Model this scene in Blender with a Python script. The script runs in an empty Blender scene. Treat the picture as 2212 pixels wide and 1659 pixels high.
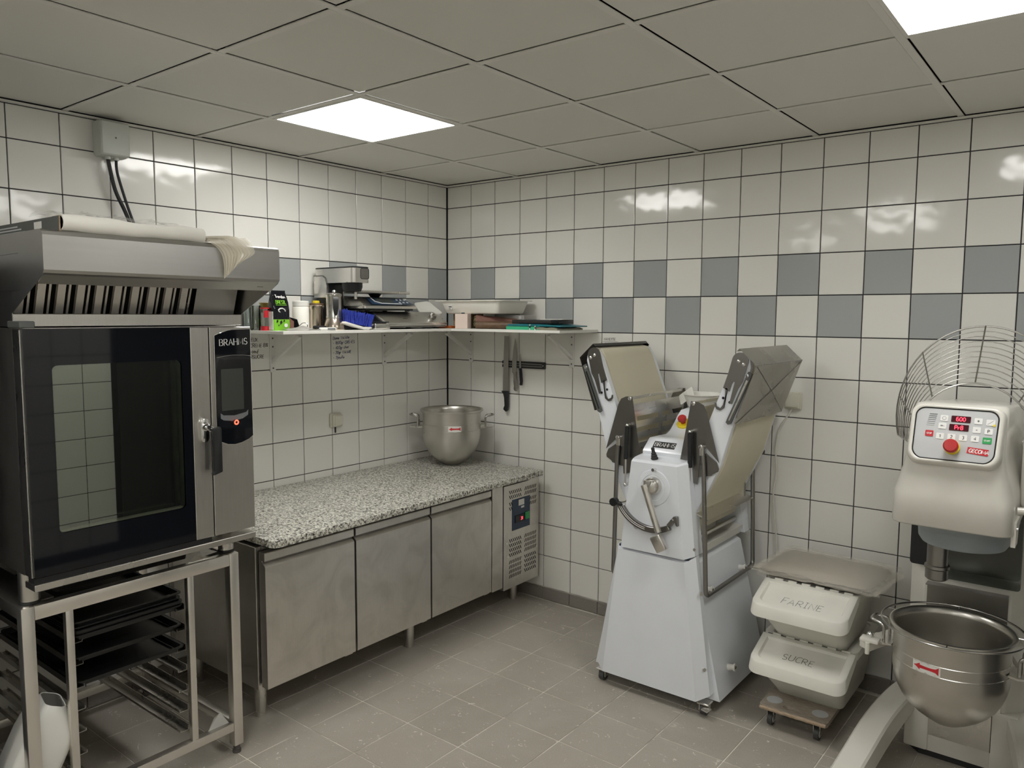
import bpy, bmesh, math, random
from mathutils import Vector, Matrix, Euler
random.seed(7)
S = bpy.context.scene
COL = S.collection
PI = math.pi

# ------------------------------------------------------------ camera, world, exposure
cam_d = bpy.data.cameras.new('camera')
cam = bpy.data.objects.new('camera', cam_d)
COL.objects.link(cam)
cam_d.sensor_fit = 'HORIZONTAL'
cam_d.sensor_width = 36.0
cam_d.lens = 1660.0 / 2212.0 * 36.0
cam_d.clip_start = 0.02
_R = Vector((0.78735, 0.61649, 0.00431))
_U = Vector((-0.05866, 0.06795, 0.99596))
_F = Vector((-0.61371, 0.78443, -0.08966))
cam.matrix_world = Matrix(((_R.x, _U.x, -_F.x, 3.55411),
                           (_R.y, _U.y, -_F.y, -3.83141),
                           (_R.z, _U.z, -_F.z, 1.78076), (0, 0, 0, 1)))
S.camera = cam
w = bpy.data.worlds.new('world')
S.world = w
w.use_nodes = True
w.node_tree.nodes['Background'].inputs[0].default_value = (0.8, 0.85, 0.9, 1)
w.node_tree.nodes['Background'].inputs[1].default_value = 0.05
S.view_settings.view_transform = 'Standard'
S.view_settings.look = 'None'
S.view_settings.gamma = 1.0
S.view_settings.use_curve_mapping = False
S.view_settings.exposure = 0.0
LAMP = 16.5           # emission of the ceiling panels

# ------------------------------------------------------------ materials
MATS = {}
def _new(name):
    m = bpy.data.materials.new(name)
    m.use_nodes = True
    nt = m.node_tree
    b = nt.nodes['Principled BSDF']
    MATS[name] = m
    return m, nt, b
def _obj_coord(nt, scale=(1, 1, 1), kind='Object'):
    tc = nt.nodes.new('ShaderNodeTexCoord')
    mp = nt.nodes.new('ShaderNodeMapping')
    mp.inputs['Scale'].default_value = scale
    nt.links.new(tc.outputs[kind], mp.inputs['Vector'])
    return mp.outputs['Vector']
def _noise(nt, vec, scale, detail=3, rough=0.5, dist=0.0):
    n = nt.nodes.new('ShaderNodeTexNoise')
    n.inputs['Scale'].default_value = scale
    n.inputs['Detail'].default_value = detail
    n.inputs['Roughness'].default_value = rough
    n.inputs['Distortion'].default_value = dist
    nt.links.new(vec, n.inputs['Vector'])
    return n.outputs['Fac']
def _ramp(nt, fac, stops, const=False):
    r = nt.nodes.new('ShaderNodeValToRGB')
    if const: r.color_ramp.interpolation = 'CONSTANT'
    el = r.color_ramp.elements
    while len(el) < len(stops): el.new(0.5)
    for e, (p, c) in zip(el, stops):
        e.position = p
        e.color = (c[0], c[1], c[2], 1) if hasattr(c, '__len__') else (c, c, c, 1)
    nt.links.new(fac, r.inputs['Fac'])
    return r.outputs['Color']
def _mix(nt, fac, a, b):
    m = nt.nodes.new('ShaderNodeMix')
    m.data_type = 'RGBA'
    for sock, v in ((m.inputs['Factor'], fac), (m.inputs['A'], a), (m.inputs['B'], b)):
        pass
    ins = [i for i in m.inputs if i.enabled]
    fi, ai, bi = m.inputs[0], m.inputs[6], m.inputs[7]
    for s_, v in ((fi, fac), (ai, a), (bi, b)):
        if isinstance(v, (int, float)): s_.default_value = v
        elif isinstance(v, tuple): s_.default_value = (v[0], v[1], v[2], 1)
        else: nt.links.new(v, s_)
    return m.outputs[2]
def _bump(nt, b, height, strength, dist=0.01):
    n = nt.nodes.new('ShaderNodeBump')
    n.inputs['Strength'].default_value = strength
    n.inputs['Distance'].default_value = dist
    nt.links.new(height, n.inputs['Height'])
    nt.links.new(n.outputs['Normal'], b.inputs['Normal'])
def pbr(name, col, rough=0.5, metal=0.0, spec=0.5, var=0.06, vscale=8.0, bump=0.0, bscale=60.0, coat=0.0, trans=0.0, emit=None, estr=0.0, sss=0.0):
    m, nt, b = _new(name)
    v = _obj_coord(nt)
    if var > 0:
        f = _noise(nt, v, vscale, 4)
        lo = tuple(c * (1 - var) for c in col); hi = tuple(min(1, c * (1 + var)) for c in col)
        nt.links.new(_ramp(nt, f, [(0.3, lo), (0.7, hi)]), b.inputs['Base Color'])
    else:
        b.inputs['Base Color'].default_value = (*col, 1)
    b.inputs['Roughness'].default_value = rough
    b.inputs['Metallic'].default_value = metal
    b.inputs['Specular IOR Level'].default_value = spec
    b.inputs['Coat Weight'].default_value = coat
    b.inputs['Transmission Weight'].default_value = trans
    if emit:
        b.inputs['Emission Color'].default_value = (*emit, 1)
        b.inputs['Emission Strength'].default_value = estr
    if bump > 0:
        _bump(nt, b, _noise(nt, v, bscale, 3), bump, 0.002)
    return m
def steel(name, col=(0.56, 0.545, 0.52), rough=0.3, stretch=(5, 5, 5), smudge=0.0):
    m, nt, b = _new(name)
    b.inputs['Metallic'].default_value = 1.0
    v = _obj_coord(nt, stretch)
    f = _noise(nt, v, 1.5 if stretch[0] == stretch[2] else 4.0, 3)
    c1 = _ramp(nt, f, [(0.3, tuple(c * 0.97 for c in col)), (0.7, tuple(min(1, c * 1.03) for c in col))])
    r1 = _ramp(nt, f, [(0.3, rough * 0.92), (0.7, rough * 1.10)])
    if smudge > 0:
        v2 = _obj_coord(nt, (1, 1, 1))
        g = _noise(nt, v2, 5.0, 5, 0.55, 1.2)
        c1 = _mix(nt, _ramp(nt, g, [(0.42, 0.0), (0.66, smudge)]), c1, (0.42, 0.40, 0.365))
        r1 = _mix(nt, _ramp(nt, g, [(0.35, 0.0), (0.7, smudge)]), r1, (0.52, 0.52, 0.52))
    nt.links.new(c1, b.inputs['Base Color'])
    nt.links.new(r1, b.inputs['Roughness'])
    return m

steel('steel', (0.70, 0.68, 0.645), 0.28)
steel('steel_door', (0.74, 0.715, 0.67), 0.38, (60, 60, 2), 0.32)
steel('steel_hood', (0.47, 0.465, 0.45), 0.33, (40, 2, 40), 0.12)
steel('steel_oven', (0.62, 0.60, 0.57), 0.34, (50, 50, 2), 0.2)
steel('steel_dark', (0.30, 0.29, 0.275), 0.34)
steel('steel_bowl', (0.60, 0.58, 0.54), 0.29, (2, 2, 5), 0.10)
steel('steel_stand', (0.80, 0.77, 0.72), 0.36)
steel('steel_wire', (0.45, 0.44, 0.42), 0.26)
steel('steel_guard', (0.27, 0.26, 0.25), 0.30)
steel('blade', (0.40, 0.39, 0.37), 0.33)
steel('chrome', (0.78, 0.78, 0.78), 0.08)
steel('brass_steel', (0.52, 0.45, 0.38), 0.25)
steel('gold', (0.60, 0.46, 0.16), 0.3)
pbr('white_paint', (0.80, 0.83, 0.88), 0.22, coat=0.2, var=0.015)
pbr('cream_paint', (0.72, 0.70, 0.64), 0.22, coat=0.3, var=0.03)
pbr('white_plastic', (0.78, 0.77, 0.72), 0.38, var=0.03)
pbr('bin_plastic', (0.74, 0.73, 0.665), 0.42, var=0.04)
pbr('grey_plastic', (0.30, 0.34, 0.36), 0.45)
pbr('box_plastic', (0.55, 0.57, 0.53), 0.5)
pbr('switch_plastic', (0.66, 0.64, 0.54), 0.4, var=0.02)
pbr('black_plastic', (0.012, 0.013, 0.015), 0.4)
pbr('black_gloss', (0.006, 0.007, 0.010), 0.04, var=0)
pbr('black_rubber', (0.02, 0.02, 0.02), 0.6)
pbr('gasket', (0.008, 0.008, 0.008), 0.8)
pbr('cavity', (0.42, 0.43, 0.39), 0.45)
pbr('cable_black', (0.012, 0.014, 0.018), 0.35)
pbr('belt', (0.66, 0.62, 0.48), 0.6, var=0.03, vscale=4)
pbr('shelf_white', (0.80, 0.79, 0.74), 0.35, var=0.02)
pbr('bracket_white', (0.72, 0.71, 0.68), 0.4, var=0.02)
pbr('tray_black', (0.010, 0.010, 0.010), 0.32, var=0.3, vscale=20)
pbr('dark_cabinet', (0.012, 0.016, 0.026), 0.35)
pbr('dark_door', (0.05, 0.05, 0.052), 0.5)
pbr('cardboard', (0.32, 0.23, 0.14), 0.85, var=0.25, vscale=60)
pbr('grey_card', (0.10, 0.105, 0.10), 0.6)
pbr('paper', (0.78, 0.76, 0.70), 0.75, var=0.03)
pbr('label_white', (0.75, 0.74, 0.70), 0.5, var=0.02)
pbr('pink_card', (0.80, 0.66, 0.58), 0.65, var=0.02)
pbr('red', (0.55, 0.02, 0.03), 0.35)
pbr('red_button', (0.50, 0.03, 0.03), 0.35)
pbr('yellow', (0.85, 0.66, 0.02), 0.4)
pbr('green_bright', (0.20, 0.52, 0.03), 0.4)
pbr('green_button', (0.03, 0.35, 0.10), 0.4)
pbr('green_folder', (0.05, 0.46, 0.24), 0.35)
pbr('teal_folder', (0.01, 0.16, 0.20), 0.35)
pbr('beige_folder', (0.25, 0.24, 0.17), 0.5)
pbr('blue_bristle', (0.035, 0.06, 0.42), 0.6, var=0.3, vscale=80)
pbr('navy', (0.02, 0.045, 0.09), 0.2)
pbr('brown_paper', (0.20, 0.095, 0.07), 0.7, var=0.15, vscale=80)
pbr('brown_roll', (0.13, 0.075, 0.04), 0.5, var=0.3, vscale=40)
pbr('orange', (0.42, 0.10, 0.02), 0.5)
pbr('dried_plant', (0.16, 0.15, 0.06), 0.8, var=0.6, vscale=90)
pbr('cloth', (0.60, 0.58, 0.54), 0.9, var=0.15, vscale=30)
pbr('ink_black', (0.02, 0.02, 0.025), 0.6, var=0)
pbr('ink_blue', (0.035, 0.05, 0.17), 0.6, var=0)
pbr('ink_green', (0.12, 0.38, 0.28), 0.6, var=0)
pbr('print_white', (0.82, 0.82, 0.80), 0.4, var=0)
pbr('print_grey', (0.18, 0.19, 0.20), 0.5, var=0)
pbr('wire_white', (0.62, 0.60, 0.53), 0.5)
pbr('panel_grey', (0.52, 0.53, 0.54), 0.35, var=0.12, vscale=3)
pbr('screen', (0.05, 0.055, 0.05), 0.12, var=0)
pbr('ceiling_trim', (0.78, 0.765, 0.715), 0.6, var=0.02)
pbr('void', (0.01, 0.01, 0.01), 0.9, var=0)
pbr('grout_wall', (0.035, 0.033, 0.038), 0.8)
pbr('led_red', (0.5, 0.0, 0.02), 0.4, var=0, emit=(1.0, 0.05, 0.08), estr=3.0)
pbr('led_ring', (0.5, 0.02, 0.01), 0.4, var=0, emit=(1.0, 0.10, 0.05), estr=3.5)
pbr('display_dark', (0.06, 0.005, 0.012), 0.2, var=0)
pbr('wheel_grey', (0.06, 0.06, 0.06), 0.5)
pbr('foot_grey', (0.10, 0.09, 0.085), 0.5)
pbr('diffuser', (0.9, 0.9, 0.9), 0.5, var=0, emit=(1.0, 0.99, 0.955), estr=LAMP)

def m_tile(name, c, rough):
    m, nt, b = _new(name)
    oi = nt.nodes.new('ShaderNodeObjectInfo')
    cc = _ramp(nt, oi.outputs['Random'], [(0.0, tuple(x * 0.97 for x in c)), (1.0, tuple(min(1, x * 1.02) for x in c))])
    nt.links.new(cc, b.inputs['Base Color'])
    b.inputs['Roughness'].default_value = rough
    b.inputs['Specular IOR Level'].default_value = 0.5
    v = _obj_coord(nt)
    _bump(nt, b, _noise(nt, v, 9.0, 1), 0.22, 0.01)
m_tile('tile_white', (0.80, 0.79, 0.745), 0.10)
m_tile('tile_grey', (0.385, 0.405, 0.405), 0.10)

def m_ceiling():
    m, nt, b = _new('ceiling_panel')
    oi = nt.nodes.new('ShaderNodeObjectInfo')
    c = _ramp(nt, oi.outputs['Random'], [(0.0, (0.74, 0.73, 0.67)), (1.0, (0.765, 0.755, 0.70))])
    v = _obj_coord(nt)
    st = _ramp(nt, _noise(nt, v, 2.2, 3, 0.4), [(0.70, 0.0), (0.78, 0.10)])
    nt.links.new(_mix(nt, st, c, (0.40, 0.38, 0.34)), b.inputs['Base Color'])
    b.inputs['Roughness'].default_value = 0.8
    _bump(nt, b, _noise(nt, v, 240, 2), 0.12, 0.002)
m_ceiling()

def m_floor(name, base, dirt):
    m, nt, b = _new(name)
    v = _obj_coord(nt, kind='Object')
    geo = nt.nodes.new('ShaderNodeNewGeometry')
    p = geo.outputs['Position']
    oi = nt.nodes.new('ShaderNodeObjectInfo')
    c0 = _ramp(nt, oi.outputs['Random'], [(0.0, tuple(x * 0.94 for x in base)), (1.0, tuple(x * 1.06 for x in base))])
    fine = _noise(nt, p, 170, 3)
    c1 = _mix(nt, _ramp(nt, fine, [(0.35, 0.0), (0.75, 0.28)]), c0, tuple(x * 1.5 for x in base))
    cloud = _ramp(nt, _noise(nt, p, 3.5, 5, 0.6, 0.6), [(0.46, 0.0), (0.72, 0.30 * dirt)])
    c2 = _mix(nt, cloud, c1, (0.52, 0.49, 0.44))
    # scuffs: stretched flour streaks
    mp = nt.nodes.new('ShaderNodeMapping')
    mp.inputs['Rotation'].default_value = (0, 0, 0.7)
    mp.inputs['Scale'].default_value = (9, 26, 1)
    nt.links.new(p, mp.inputs['Vector'])
    sc = _noise(nt, mp.outputs['Vector'], 1.0, 6, 0.62, 0.8)
    c3 = _mix(nt, _ramp(nt, sc, [(0.635, 0.0), (0.70, 0.55 * dirt)]), c2, (0.66, 0.63, 0.56))
    vo = nt.nodes.new('ShaderNodeTexNoise')
    vo.inputs['Scale'].default_value = 34; vo.inputs['Detail'].default_value = 3; vo.inputs['Distortion'].default_value = 1.5
    nt.links.new(p, vo.inputs['Vector'])
    c4 = _mix(nt, _ramp(nt, vo.outputs['Fac'], [(0.685, 0.0), (0.71, 0.85 * dirt)]), c3, (0.72, 0.69, 0.62))
    nt.links.new(c4, b.inputs['Base Color'])
    b.inputs['Roughness'].default_value = 0.48
    b.inputs['Specular IOR Level'].default_value = 0.35
    _bump(nt, b, fine, 0.10, 0.002)
m_floor('floor_tile', (0.365, 0.335, 0.288), 1.0)
m_floor('base_tile', (0.22, 0.20, 0.18), 0.1)
def m_grout():
    m, nt, b = _new('grout_floor')
    geo = nt.nodes.new('ShaderNodeNewGeometry')
    f = _noise(nt, geo.outputs['Position'], 5.0, 5, 0.6)
    nt.links.new(_ramp(nt, f, [(0.36, (0.40, 0.37, 0.32)), (0.52, (0.80, 0.765, 0.68))]), b.inputs['Base Color'])
    b.inputs['Roughness'].default_value = 0.9
m_grout()

def m_granite():
    m, nt, b = _new('granite')
    v = _obj_coord(nt, (1, 1, 1))
    a = _noise(nt, v, 105, 3, 0.62, 0.7)
    c = _ramp(nt, a, [(0.33, (0.015, 0.015, 0.015)), (0.41, (0.11, 0.105, 0.095)), (0.47, (0.36, 0.35, 0.31)), (0.55, (0.72, 0.71, 0.63)), (0.68, (0.88, 0.87, 0.79))])
    nt.links.new(c, b.inputs['Base Color'])
    b.inputs['Roughness'].default_value = 0.30
    b.inputs['Specular IOR Level'].default_value = 0.4
m_granite()

def m_wood():
    m, nt, b = _new('plywood')
    v = _obj_coord(nt, (4, 30, 30))
    f = _noise(nt, v, 5, 4, 0.6, 0.6)
    c = _ramp(nt, f, [(0.3, (0.36, 0.26, 0.17)), (0.7, (0.52, 0.42, 0.31))])
    nt.links.new(c, b.inputs['Base Color']); b.inputs['Roughness'].default_value = 0.7
    m, nt, b = _new('wood_worn')
    v = _obj_coord(nt, (6, 18, 18))
    f = _noise(nt, v, 6, 5, 0.6, 0.6)
    c = _ramp(nt, f, [(0.3, (0.30, 0.25, 0.20)), (0.7, (0.44, 0.39, 0.33))])
    nt.links.new(c, b.inputs['Base Color']); b.inputs['Roughness'].default_value = 0.75
m_wood()

def m_glass(name, tint, refl, rough=0.0, seecol=None):
    m = bpy.data.materials.new(name); m.use_nodes = True; MATS[name] = m
    nt = m.node_tree; nt.nodes.clear()
    o = nt.nodes.new('ShaderNodeOutputMaterial')
    t = nt.nodes.new('ShaderNodeBsdfTransparent'); t.inputs['Color'].default_value = (*tint, 1)
    g = nt.nodes.new('ShaderNodeBsdfGlossy'); g.inputs['Roughness'].default_value = rough
    g.inputs['Color'].default_value = (0.9, 0.95, 0.9, 1)
    fr = nt.nodes.new('ShaderNodeFresnel'); fr.inputs['IOR'].default_value = 1.5
    ad = nt.nodes.new('ShaderNodeMath'); ad.operation = 'ADD'; ad.use_clamp = True; ad.inputs[1].default_value = refl
    nt.links.new(fr.outputs[0], ad.inputs[0])
    mx = nt.nodes.new('ShaderNodeMixShader')
    nt.links.new(ad.outputs[0], mx.inputs[0]); nt.links.new(t.outputs[0], mx.inputs[1]); nt.links.new(g.outputs[0], mx.inputs[2])
    nt.links.new(mx.outputs[0], o.inputs[0])
m_glass('oven_glass', (0.80, 0.82, 0.76), 0.13)
m_glass('clear_glass', (0.93, 0.95, 0.94), 0.02)
m_glass('smoke_glass', (0.50, 0.52, 0.52), 0.03, 0.12)
def m_film(name, col, alpha, rough=0.25):
    m, nt, b = _new(name)
    b.inputs['Base Color'].default_value = (*col, 1)
    b.inputs['Roughness'].default_value = rough
    b.inputs['Alpha'].default_value = alpha
m_film("film", (0.90, 0.84, 0.73), 0.20, 0.3)
m_film('film_clear', (0.82, 0.81, 0.77), 0.14, 0.2)
m_film('bag_film', (0.86, 0.80, 0.66), 0.40, 0.22)
m_film('pan_plastic', (0.90, 0.885, 0.81), 1.0, 0.4)
m_film('tub_plastic', (0.62, 0.60, 0.56), 0.55, 0.3)
# ------------------------------------------------------------ object helpers
ORG = {}
def tag(o, label=None, cat=None, group=None, kind=None):
    if label: o['label'] = label
    if cat: o['category'] = cat
    if group: o['group'] = group
    if kind: o['kind'] = kind
    return o
def thing(name, label, cat, loc=(0, 0, 0), group=None):
    o = bpy.data.objects.new(name, None)
    o.empty_display_size = 0.05
    COL.objects.link(o)
    o.location = loc
    ORG[o.name] = Vector(loc)
    return tag(o, label, cat, group)
def link_mesh(name, me, mat, parent=None, loc=None):
    o = bpy.data.objects.new(name, me)
    COL.objects.link(o)
    if mat and len(me.materials) == 0: me.materials.append(MATS[mat])
    if parent is not None:
        o.parent = parent
        ORG[o.name] = ORG[parent.name].copy()
        if loc is not None: o.location = Vector(loc) - ORG[parent.name]
    else:
        o.location = loc if loc is not None else (0, 0, 0)
        ORG[o.name] = Vector(o.location)
    return o
class MB:
    """collects shapes in world coordinates; build() links them as ONE mesh object"""
    def __init__(s): s.bm = bmesh.new()
    def box(s, lo, hi, bev=0.0, seg=1, rot=None, piv=None):
        lo, hi = Vector(lo), Vector(hi)
        c = (lo + hi) / 2; d = hi - lo
        vs = bmesh.ops.create_cube(s.bm, size=1.0)['verts']
        for v in vs: v.co = Vector((v.co.x * d.x, v.co.y * d.y, v.co.z * d.z)) + c
        es = list({e for v in vs for e in v.link_edges})
        if bev > 0:
            r = bmesh.ops.bevel(s.bm, geom=es, offset=min(bev, min(abs(d.x), abs(d.y), abs(d.z)) * 0.45), segments=seg, affect='EDGES', profile=0.5)
            vs = list({v for f in r['faces'] for v in f.verts} | {v for v in vs if v.is_valid})
        if rot is not None:
            p = Vector(piv) if piv is not None else c
            M = Euler(rot).to_matrix()
            for v in vs: v.co = M @ (v.co - p) + p
        return s
    def cyl(s, p0, p1, r0, r1=None, n=20, caps=True):
        p0, p1 = Vector(p0), Vector(p1)
        if r1 is None: r1 = r0
        d = (p1 - p0).normalized()
        a = d.orthogonal().normalized(); b = d.cross(a)
        A = []; B = []
        for i in range(n):
            t = 2 * PI * i / n
            q = a * math.cos(t) + b * math.sin(t)
            A.append(s.bm.verts.new(p0 + q * r0)); B.append(s.bm.verts.new(p1 + q * r1))
        for i in range(n):
            j = (i + 1) % n
            s.bm.faces.new((A[i], A[j], B[j], B[i]))
        if caps:
            s.bm.faces.new(A[::-1]); s.bm.faces.new(B)
        return s
    def tube(s, pts, r, n=8, closed=False):
        pts = [Vector(p) for p in pts]
        N = len(pts); rings = []
        prev = None
        for i, p in enumerate(pts):
            if closed: t = (pts[(i + 1) % N] - pts[i - 1]).normalized()
            elif i == 0: t = (pts[1] - p).normalized()
            elif i == N - 1: t = (p - pts[i - 1]).normalized()
            else: t = ((pts[i + 1] - p).normalized() + (p - pts[i - 1]).normalized()).normalized()
            if prev is None: a = t.orthogonal().normalized()
            else:
                a = prev - t * prev.dot(t)
                a = a.normalized() if a.length > 1e-6 else t.orthogonal().normalized()
            prev = a
            b = t.cross(a)
            rr = r[i] if hasattr(r, '__len__') else r
            rings.append([s.bm.verts.new(p + (a * math.cos(2 * PI * k / n) + b * math.sin(2 * PI * k / n)) * rr) for k in range(n)])
        rng = range(N) if closed else range(N - 1)
        for i in rng:
            A, B = rings[i], rings[(i + 1) % N]
            for k in range(n):
                l = (k + 1) % n
                s.bm.faces.new((A[k], A[l], B[l], B[k]))
        if not closed:
            s.bm.faces.new(rings[0][::-1]); s.bm.faces.new(rings[-1])
        return s
    def lathe(s, c, prof, n=32, axis=(0, 0, 1)):
        """prof: list of (radius, height)"""
        c = Vector(c); d = Vector(axis).normalized()
        a = d.orthogonal().normalized() if abs(d.z) < 0.99 else Vector((1, 0, 0)); b = d.cross(a)
        rings = []
        for (r, h) in prof:
            if r < 1e-6: rings.append([s.bm.verts.new(c + d * h)])
            else: rings.append([s.bm.verts.new(c + d * h + (a * math.cos(2 * PI * k / n) + b * math.sin(2 * PI * k / n)) * r) for k in range(n)])
        for A, B in zip(rings, rings[1:]):
            for k in range(n):
                l = (k + 1) % n
                if len(A) == 1 and len(B) == 1: continue
                if len(A) == 1: s.bm.faces.new((A[0], B[l], B[k]))
                elif len(B) == 1: s.bm.faces.new((A[k], A[l], B[0]))
                else: s.bm.faces.new((A[k], A[l], B[l], B[k]))
        return s
    def prism(s, poly, ax, lo, hi, bev=0.0, seg=2):
        """poly: 2D points in the two other axes (in xyz order), extruded along axis ax from lo to hi"""
        def P(q, h):
            if ax == 0: return Vector((h, q[0], q[1]))
            if ax == 1: return Vector((q[0], h, q[1]))
            return Vector((q[0], q[1], h))
        A = [s.bm.verts.new(P(q, lo)) for q in poly]; B = [s.bm.verts.new(P(q, hi)) for q in poly]
        n = len(poly)
        fs = [s.bm.faces.new(A[::-1]), s.bm.faces.new(B)]
        for i in range(n):
            j = (i + 1) % n
            fs.append(s.bm.faces.new((A[i], A[j], B[j], B[i])))
        bmesh.ops.recalc_face_normals(s.bm, faces=fs)
        if bev > 0:
            es = list({e for f in fs for e in f.edges})
            bmesh.ops.bevel(s.bm, geom=es, offset=bev, segments=seg, affect='EDGES', profile=0.5)
        return s
    def loft(s, sections, closed=True, cap=True):
        """sections: list of equal-length point loops"""
        R = [[s.bm.verts.new(Vector(p)) for p in sec] for sec in sections]
        n = len(R[0]); fs = []
        for A, B in zip(R, R[1:]):
            for k in range(n if closed else n - 1):
                l = (k + 1) % n
                fs.append(s.bm.faces.new((A[k], A[l], B[l], B[k])))
        if cap and closed:
            fs.append(s.bm.faces.new(R[0][::-1])); fs.append(s.bm.faces.new(R[-1]))
        bmesh.ops.recalc_face_normals(s.bm, faces=fs)
        return s
    def poly(s, pts):
        s.bm.faces.new([s.bm.verts.new(Vector(p)) for p in pts]); return s
    def ball(s, c, r, sc=(1, 1, 1), u=16, v=10):
        vs = bmesh.ops.create_uvsphere(s.bm, u_segments=u, v_segments=v, radius=1.0)['verts']
        for q in vs: q.co = Vector((q.co.x * r * sc[0], q.co.y * r * sc[1], q.co.z * r * sc[2])) + Vector(c)
        return s
    def xf(s, M):
        for v in s.bm.verts: v.co = M @ v.co
        return s
    def solid(s, t):
        g = bmesh.ops.solidify(s.bm, geom=s.bm.faces[:], thickness=t); return s
    def build(s, name, mat, parent=None, smooth=35, loc=None, keep_normals=False):
        bm = s.bm
        off = ORG[parent.name] if parent is not None else (Vector(loc) if loc is not None else None)
        if off is None:
            xs = [v.co for v in bm.verts]
            off = Vector(((min(v.x for v in xs) + max(v.x for v in xs)) / 2, (min(v.y for v in xs) + max(v.y for v in xs)) / 2, min(v.z for v in xs)))
        for v in bm.verts: v.co -= off
        if not keep_normals: bmesh.ops.recalc_face_normals(bm, faces=bm.faces[:])
        me = bpy.data.meshes.new(name)
        bm.to_mesh(me); bm.free()
        if smooth:
            me.shade_smooth()
            me.set_sharp_from_angle(angle=math.radians(smooth))
        o = link_mesh(name, me, mat, parent, off if parent is None else None)
        return o
def B(name, mat, lo, hi, parent=None, bev=0.002, seg=2, rot=None, piv=None):
    return MB().box(lo, hi, bev, seg, rot, piv).build(name, mat, parent)
def rrect(x0, y0, x1, y1, r, n=5):
    out = []
    for cx, cy, a0 in ((x1 - r, y1 - r, 0), (x0 + r, y1 - r, 90), (x0 + r, y0 + r, 180), (x1 - r, y0 + r, 270)):
        for i in range(n + 1):
            a = math.radians(a0 + 90 * i / n)
            out.append((cx + r * math.cos(a), cy + r * math.sin(a)))
    return out
def arc(c, r, a0, a1, n=12):
    return [(c[0] + r * math.cos(math.radians(a0 + (a1 - a0) * i / n)), c[1] + r * math.sin(math.radians(a0 + (a1 - a0) * i / n))) for i in range(n + 1)]
def smooth_path(pts, k=6):
    pts = [Vector(p) for p in pts]; out = []
    for i in range(len(pts) - 1):
        p0 = pts[max(i - 1, 0)]; p1 = pts[i]; p2 = pts[i + 1]; p3 = pts[min(i + 2, len(pts) - 1)]
        for j in range(k):
            t = j / k
            out.append(0.5 * ((2 * p1) + (p2 - p0) * t + (2 * p0 - 5 * p1 + 4 * p2 - p3) * t * t + (3 * p1 - p0 - 3 * p2 + p3) * t ** 3))
    out.append(pts[-1]); return out
def round_path(pts, r, k=5):
    """polyline with rounded corners"""
    pts = [Vector(p) for p in pts]; out = [pts[0]]
    for i in range(1, len(pts) - 1):
        a, p, b = pts[i - 1], pts[i], pts[i + 1]
        rr = min(r, (a - p).length * 0.48, (b - p).length * 0.48)
        q0 = p + (a - p).normalized() * rr; q1 = p + (b - p).normalized() * rr
        for j in range(k + 1):
            t = j / k
            out.append(q0 * (1 - t) ** 2 + p * 2 * t * (1 - t) + q1 * t * t)
    out.append(pts[-1]); return out

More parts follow.
